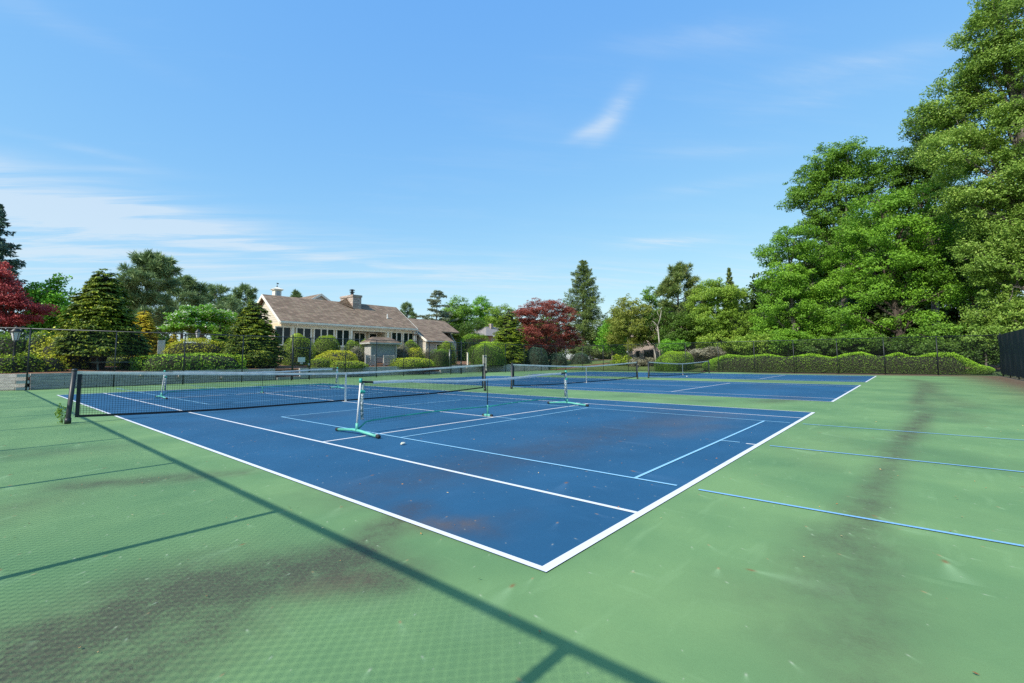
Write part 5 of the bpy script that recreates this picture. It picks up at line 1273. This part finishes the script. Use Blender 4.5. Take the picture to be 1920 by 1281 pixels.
b = spot(366, Y=37.2); clipped('hedge', 'upper clipped yellow hedge below the dogwood', 'hedge', b, wpx(60, 366, Y=37.2), 1.3, hgt(366, 638, b, Y=37.2)*1.02, 'yew_y', 20, power=3.4, size=.09, topshift=.5, group='clipped hedges on the garden bank')
b = spot(358, Y=32.4); clipped('hedge', 'lower clipped green hedge directly on the timber wall', 'hedge', b, wpx(96, 358, Y=32.4), 1.7, hgt(358, 664, b, Y=32.4)*1.02, 'hedge_b', 21, power=4.2, size=.10, topshift=.55, group='clipped hedges on the garden bank')
shr(558, 30, 631, 36.6, 'yew', 'tall rounded shrub right of the second cypress, before the deck', 22, dens=1.2, stems=True)
shr(612, 26, 632, 37.4, 'yew', 'cloud clipped round shrub on stems before the deck railing', 23, lift=.75)
shr(660, 18, 639, 37.2, 'yew', 'round shrub between the deck and the kiosk', 24)
shr(684, 14, 638, 36.5, 'yew', 'round shrub hard against the left of the kiosk', 25)
shr(632, 44, 658, 34, 'yew_y', 'golden domed juniper left of the kiosk', 26, lump=.10, topshift=.55, power=2.2)
shr(600, 22, 672, 32.9, 'yew', 'low clipped edge of green below the golden domed juniper, left end', 27, power=3.2)
shr(648, 38, 677, 32.6, 'yew', 'low flat clipped shrub below the golden dome, reaching to the kiosk', 28, power=3.4)
shr(667, 17, 653, 34.8, 'grey', 'grey leaved rounded shrub left of the kiosk', 29, ragged=.15)
shr(753, 16, 649, 35.2, 'grey', 'grey purple rounded shrub right of the kiosk', 30, ragged=.15)
shr(770, 19, 640, 37, 'yew', 'round shrub before the right windows of the clubhouse', 31)
shr(748, 10, 642, 37.4, 'yew', 'small round shrub peeping over the kiosk right side', 32)
shr(778, 20, 654, 35, 'yew_y', 'golden round shrub right of the grey purple one', 33)
shr(772, 40, 671, 33, 'yew', 'long low clipped shrub before the golden round one', 34, power=3.0, topshift=.6)
shr(802, 13, 657, 36, 'grey', 'small greyish shrub below the garage wing', 35, ragged=.3)
shr(826, 18, 656, 33.4, 'hedge', 'dark boxy clipped shrub left of the right fence gate', 36, power=4.5, topshift=.55)
shr(837, 19, 642, 35.2, 'yew', 'taller round shrub behind the dark boxy one', 37)
shr(914, 34, 643, 33.2, 'hedge_b', 'big dome clipped shrub with bright top right of the gate', 38, power=3.2, topshift=.75)
b = spot(888, Y=43); clipped('hedge', 'high clipped hedge between the garage wing and the dome shrub', 'hedge', b, wpx(38, 888, Y=43), 1.0, hgt(888, 630, b, Y=43)*1.02, 'hedge_b', 39, power=6, size=.11, group='clipped hedges on the garden bank', topshift=.6)
shr(1004, 26, 652, 34.4, 'dkblue', 'dark blue green round shrub under the right red maple', 40, size=.10)
shr(1088, 20, 662, 34.8, 'dkblue', 'low blue green shrub at the foot of the tall spruce', 41, size=.10)
shr(1046, 20, 664, 36, 'dkblue', 'very dark shrub behind the trunk of the right red maple', 42, size=.11, ragged=.3)
def bush(u, v, ru, rv, Y, leaf, lab, seed, X=None):
    b = spot(u, X=X, Y=None if X else Y)
    broadleaf('bush', lab, 'bush', b, lobesat([(u-ru*.5,v,ru*.6,rv*.8),(u+ru*.5,v-2,ru*.6,rv*.8),(u,v+rv*.4,ru*.6,rv*.7)], X=X, Y=None if X else Y), leaf, clump=.5, per=110, size=.14, trunk_r=.06, seed=seed, group='loose bushes by the far corner')
bush(1106, 656, 34, 18, 42, 'spruce', 'open grey green bush under the tall spruce', 80)
bush(1142, 660, 24, 18, 44, 'olive', 'olive bush left of the taupe house corner', 81)
bush(1166, 676, 18, 12, 42, 'yew', 'low rounded bush before the taupe house corner', 82, X=53)
bush(1205, 682, 26, 10, 42, 'grey', 'low pale bush below the sliding door', 83, X=52)
bush(1262, 650, 26, 14, 42, 'bright', 'bright bush above the large clipped mound', 84, X=50)
bush(1320, 664, 34, 10, 42, 'grey', 'pale low bush between the mound and the wavy hedge', 85, X=50)
# ------------------------------------------------------------------ far tree line round the site
for i, (x, y, h_, lab) in enumerate([(-30,80,9,'far tree beyond the left pines'), (-8,95,9,'far tree behind the bright green tree'), (14,100,9,'far tree behind the pines'), (40,105,9,'far tree behind the clubhouse roof'), (62,95,9,'far tree behind the cedar'), (78,88,9,'far tree behind the far grey roof'), (88,66,10,'far tree behind the red maple'), (92,48,10,'far tree behind the tall spruce'), (84,32,9,'far tree behind the taupe house'), (92,22,10,'far tree behind the rounded pale tree')]):
    g = H(x, y); r_ = 5.5
    broadleaf('far_tree', lab, 'tree', (x, y, g), [((x-3,y,g+h_*.45),r_*.8,h_*.4), ((x+3,y+1,g+h_*.5),r_*.8,h_*.4), ((x,y-1,g+h_*.72),r_*.7,h_*.28), ((x-5,y,g+h_*.25),r_*.6,h_*.28), ((x+5,y,g+h_*.25),r_*.6,h_*.28)], 'deep' if i%2 else 'green', clump=1.6, per=90, size=.5, trunk_r=.3, seed=90+i, group='far trees beyond the houses')

# ------------------------------------------------------------------ sky, sun, camera
w = bpy.data.worlds.new('World'); sc.world = w; w.use_nodes = True
nt = w.node_tree; N, L = nt.nodes, nt.links
bg = N['Background']
def mth(op, a, b_=None, c_=None, clamp=False):
    k = N.new('ShaderNodeMath'); k.operation = op; k.use_clamp = clamp
    for i, x in enumerate((a, b_, c_)):
        if x is None: continue
        if isinstance(x, (int, float)): k.inputs[i].default_value = x
        else: L.new(x, k.inputs[i])
    return k.outputs[0]
sky = N.new('ShaderNodeTexSky'); sky.sky_type = 'NISHITA'; sky.sun_disc = False; sky.sun_elevation = SUN_EL; sky.sun_rotation = R(270)
sky.air_density = 1.0; sky.dust_density = .25; sky.ozone_density = 2.0; sky.altitude = 50
bg.inputs['Strength'].default_value = .15
tc = N.new('ShaderNodeTexCoord'); 
def dotv(v):
    k = N.new('ShaderNodeVectorMath'); k.operation = 'DOT_PRODUCT'; L.new(tc.outputs['Generated'], k.inputs[0]); k.inputs[1].default_value = tuple(v); return k.outputs['Value']
def streak(u, v, a, b_, ang, strength):
    """a cirrus streak: direction (u,v), half length a / half width b in degrees, tilt ang"""
    c = unit(ray(u, v)); e1 = unit(np.cross(c, [0,0,1.])); e2 = np.cross(e1, c)
    p = math.cos(R(ang))*e1 + math.sin(R(ang))*e2; q = -math.sin(R(ang))*e1 + math.cos(R(ang))*e2
    x = mth('DIVIDE', dotv(p), math.sin(R(a))); y = mth('DIVIDE', dotv(q), math.sin(R(b_)))
    s = mth('ADD', mth('MULTIPLY', x, x), mth('MULTIPLY', y, y))
    g = mth('POWER', 2.718, mth('MULTIPLY', s, -1.0))
    g = mth('MULTIPLY', g, mth('GREATER_THAN', dotv(c), .3))
    return mth('MULTIPLY', g, strength)
# high cirrus seen on a flat ceiling, so streaks foreshorten towards the horizon
sepd = N.new('ShaderNodeSeparateXYZ'); L.new(tc.outputs['Generated'], sepd.inputs[0])
zz = mth('ADD', mth('MAXIMUM', sepd.outputs['Z'], 0.0), .10)
cb = N.new('ShaderNodeCombineXYZ'); L.new(mth('DIVIDE', sepd.outputs['X'], zz), cb.inputs[0]); L.new(mth('DIVIDE', sepd.outputs['Y'], zz), cb.inputs[1])
def cnoise(scale, det, stretch, rot, rough=.6, dist=0.):
    mp = N.new('ShaderNodeMapping'); mp.inputs['Rotation'].default_value = (0,0,R(rot)); mp2 = N.new('ShaderNodeMapping'); mp2.inputs['Scale'].default_value = stretch
    L.new(cb.outputs[0], mp.inputs['Vector']); L.new(mp.outputs[0], mp2.inputs['Vector'])
    n = N.new('ShaderNodeTexNoise'); n.inputs['Scale'].default_value = scale; n.inputs['Detail'].default_value = det; n.inputs['Roughness'].default_value = rough; n.inputs['Distortion'].default_value = dist
    L.new(mp2.outputs[0], n.inputs['Vector']); return n.outputs['Fac']
n1 = cnoise(2.0, 11, (.45, 2.6, 1), 42, .66, .5)      # long fibres
n2 = cnoise(.55, 5, (1, 1.5, 1), 42, .55)
fib = mth('MULTIPLY', mth('SUBTRACT', n1, .42), 3.6, None, True)
veil = mth('MULTIPLY', mth('SUBTRACT', mth('MULTIPLY', n1, n2), .27), 2.6, None, True)
tot = None
for s_ in [(130,372,15,1.9,-1.5,1.3), (20,430,14,3.2,1,.9), (330,432,14,.6,-3,1.1), (60,395,15,1.6,0,1.1), (120,490,16,1.6,0,.6), (650,500,22,2.2,0,.55), (900,520,18,1.6,0,.5), (1150,215,3.2,1.1,48,1.0), (1100,248,2.0,.7,20,.7), (1255,453,4.5,.62,-1,2.2), (1330,70,9,1.2,-8,.30), (1620,120,9,1.1,-8,.40), (1320,285,9,.9,-5,.3), (1560,180,8,1.0,-5,.3), (1330,350,7,.7,0,.35), (150,278,4,.35,0,.35), (250,320,4,.4,8,.25), (70,25,8,.9,-6,.2), (1240,510,16,1.6,0,.35), (700,448,7,.5,0,.45)]:
    g = streak(*s_); tot = g if tot is None else mth('ADD', tot, g)
low = mth('MULTIPLY', mth('SUBTRACT', .34, sepd.outputs['Z'], None, True), .9, None, True)
cl = mth('ADD', mth('MULTIPLY', tot, mth('ADD', fib, .13)), mth('MULTIPLY', veil, .25))
cl = mth('ADD', cl, mth('MULTIPLY', low, mth('ADD', mth('MULTIPLY', fib, .9), .15)), None, True)
cl = mth('MULTIPLY', cl, .58, None, True)
hs = N.new('ShaderNodeHueSaturation'); hs.inputs['Saturation'].default_value = 1.0; hs.inputs['Value'].default_value = 1.0; 
gain = N.new('ShaderNodeMix'); gain.data_type = 'RGBA'; gain.blend_type = 'MULTIPLY'; gain.inputs[0].default_value = 1; gain.inputs[7].default_value = (.95, 1.02, 1.16, 1)
L.new(sky.outputs[0], gain.inputs[6])
ss = N.new('ShaderNodeSeparateColor'); L.new(gain.outputs[2], ss.inputs[0]); cc_ = N.new('ShaderNodeCombineColor')
for i, (k_, g_) in enumerate(((.83, .74), (1.53, .47), (3.35, .10))):
    L.new(mth('MULTIPLY', mth('POWER', ss.outputs[i], g_), k_), cc_.inputs[i])
L.new(cc_.outputs[0], hs.inputs['Color'])
mx = N.new('ShaderNodeMix'); mx.data_type = 'RGBA'; L.new(cl, mx.inputs[0]); L.new(hs.outputs[0], mx.inputs[6]); mx.inputs[7].default_value = (3.3, 3.6, 3.85, 1)
L.new(mx.outputs[2], bg.inputs['Color'])

sd = bpy.data.lights.new('sun', 'SUN'); sd.energy = 3.4; sd.angle = R(.5); sd.color = (1, .94, .84)
so = bpy.data.objects.new('sun', sd); COL.objects.link(so)
sv = Vector((math.cos(SUN_EL)*math.cos(SUN_AZ), math.cos(SUN_EL)*math.sin(SUN_AZ), math.sin(SUN_EL)))
so.rotation_euler = sv.to_track_quat('Z', 'Y').to_euler(); so.location = (-20, 10, 40)

cd = bpy.data.cameras.new('camera'); cam = bpy.data.objects.new('camera', cd); COL.objects.link(cam)
cd.sensor_width = 36; cd.lens = FPX/1920*36; cd.clip_end = 3000; cd.clip_start = .05
cd.shift_y = SHY/1920
m3 = Matrix((tuple(_s), tuple(_u), tuple(-_f))).transposed()
cam.matrix_world = Matrix.Translation(Vector(CAM)) @ m3.to_4x4()
sc.camera = cam
sc.render.engine = 'CYCLES'
sc.cycles.use_denoising = False
sc.cycles.max_bounces = 6; sc.cycles.transparent_max_bounces = 8
sc.view_settings.view_transform = 'Standard'; sc.view_settings.look = 'None'; sc.view_settings.exposure = .7; sc.view_settings.gamma = 1
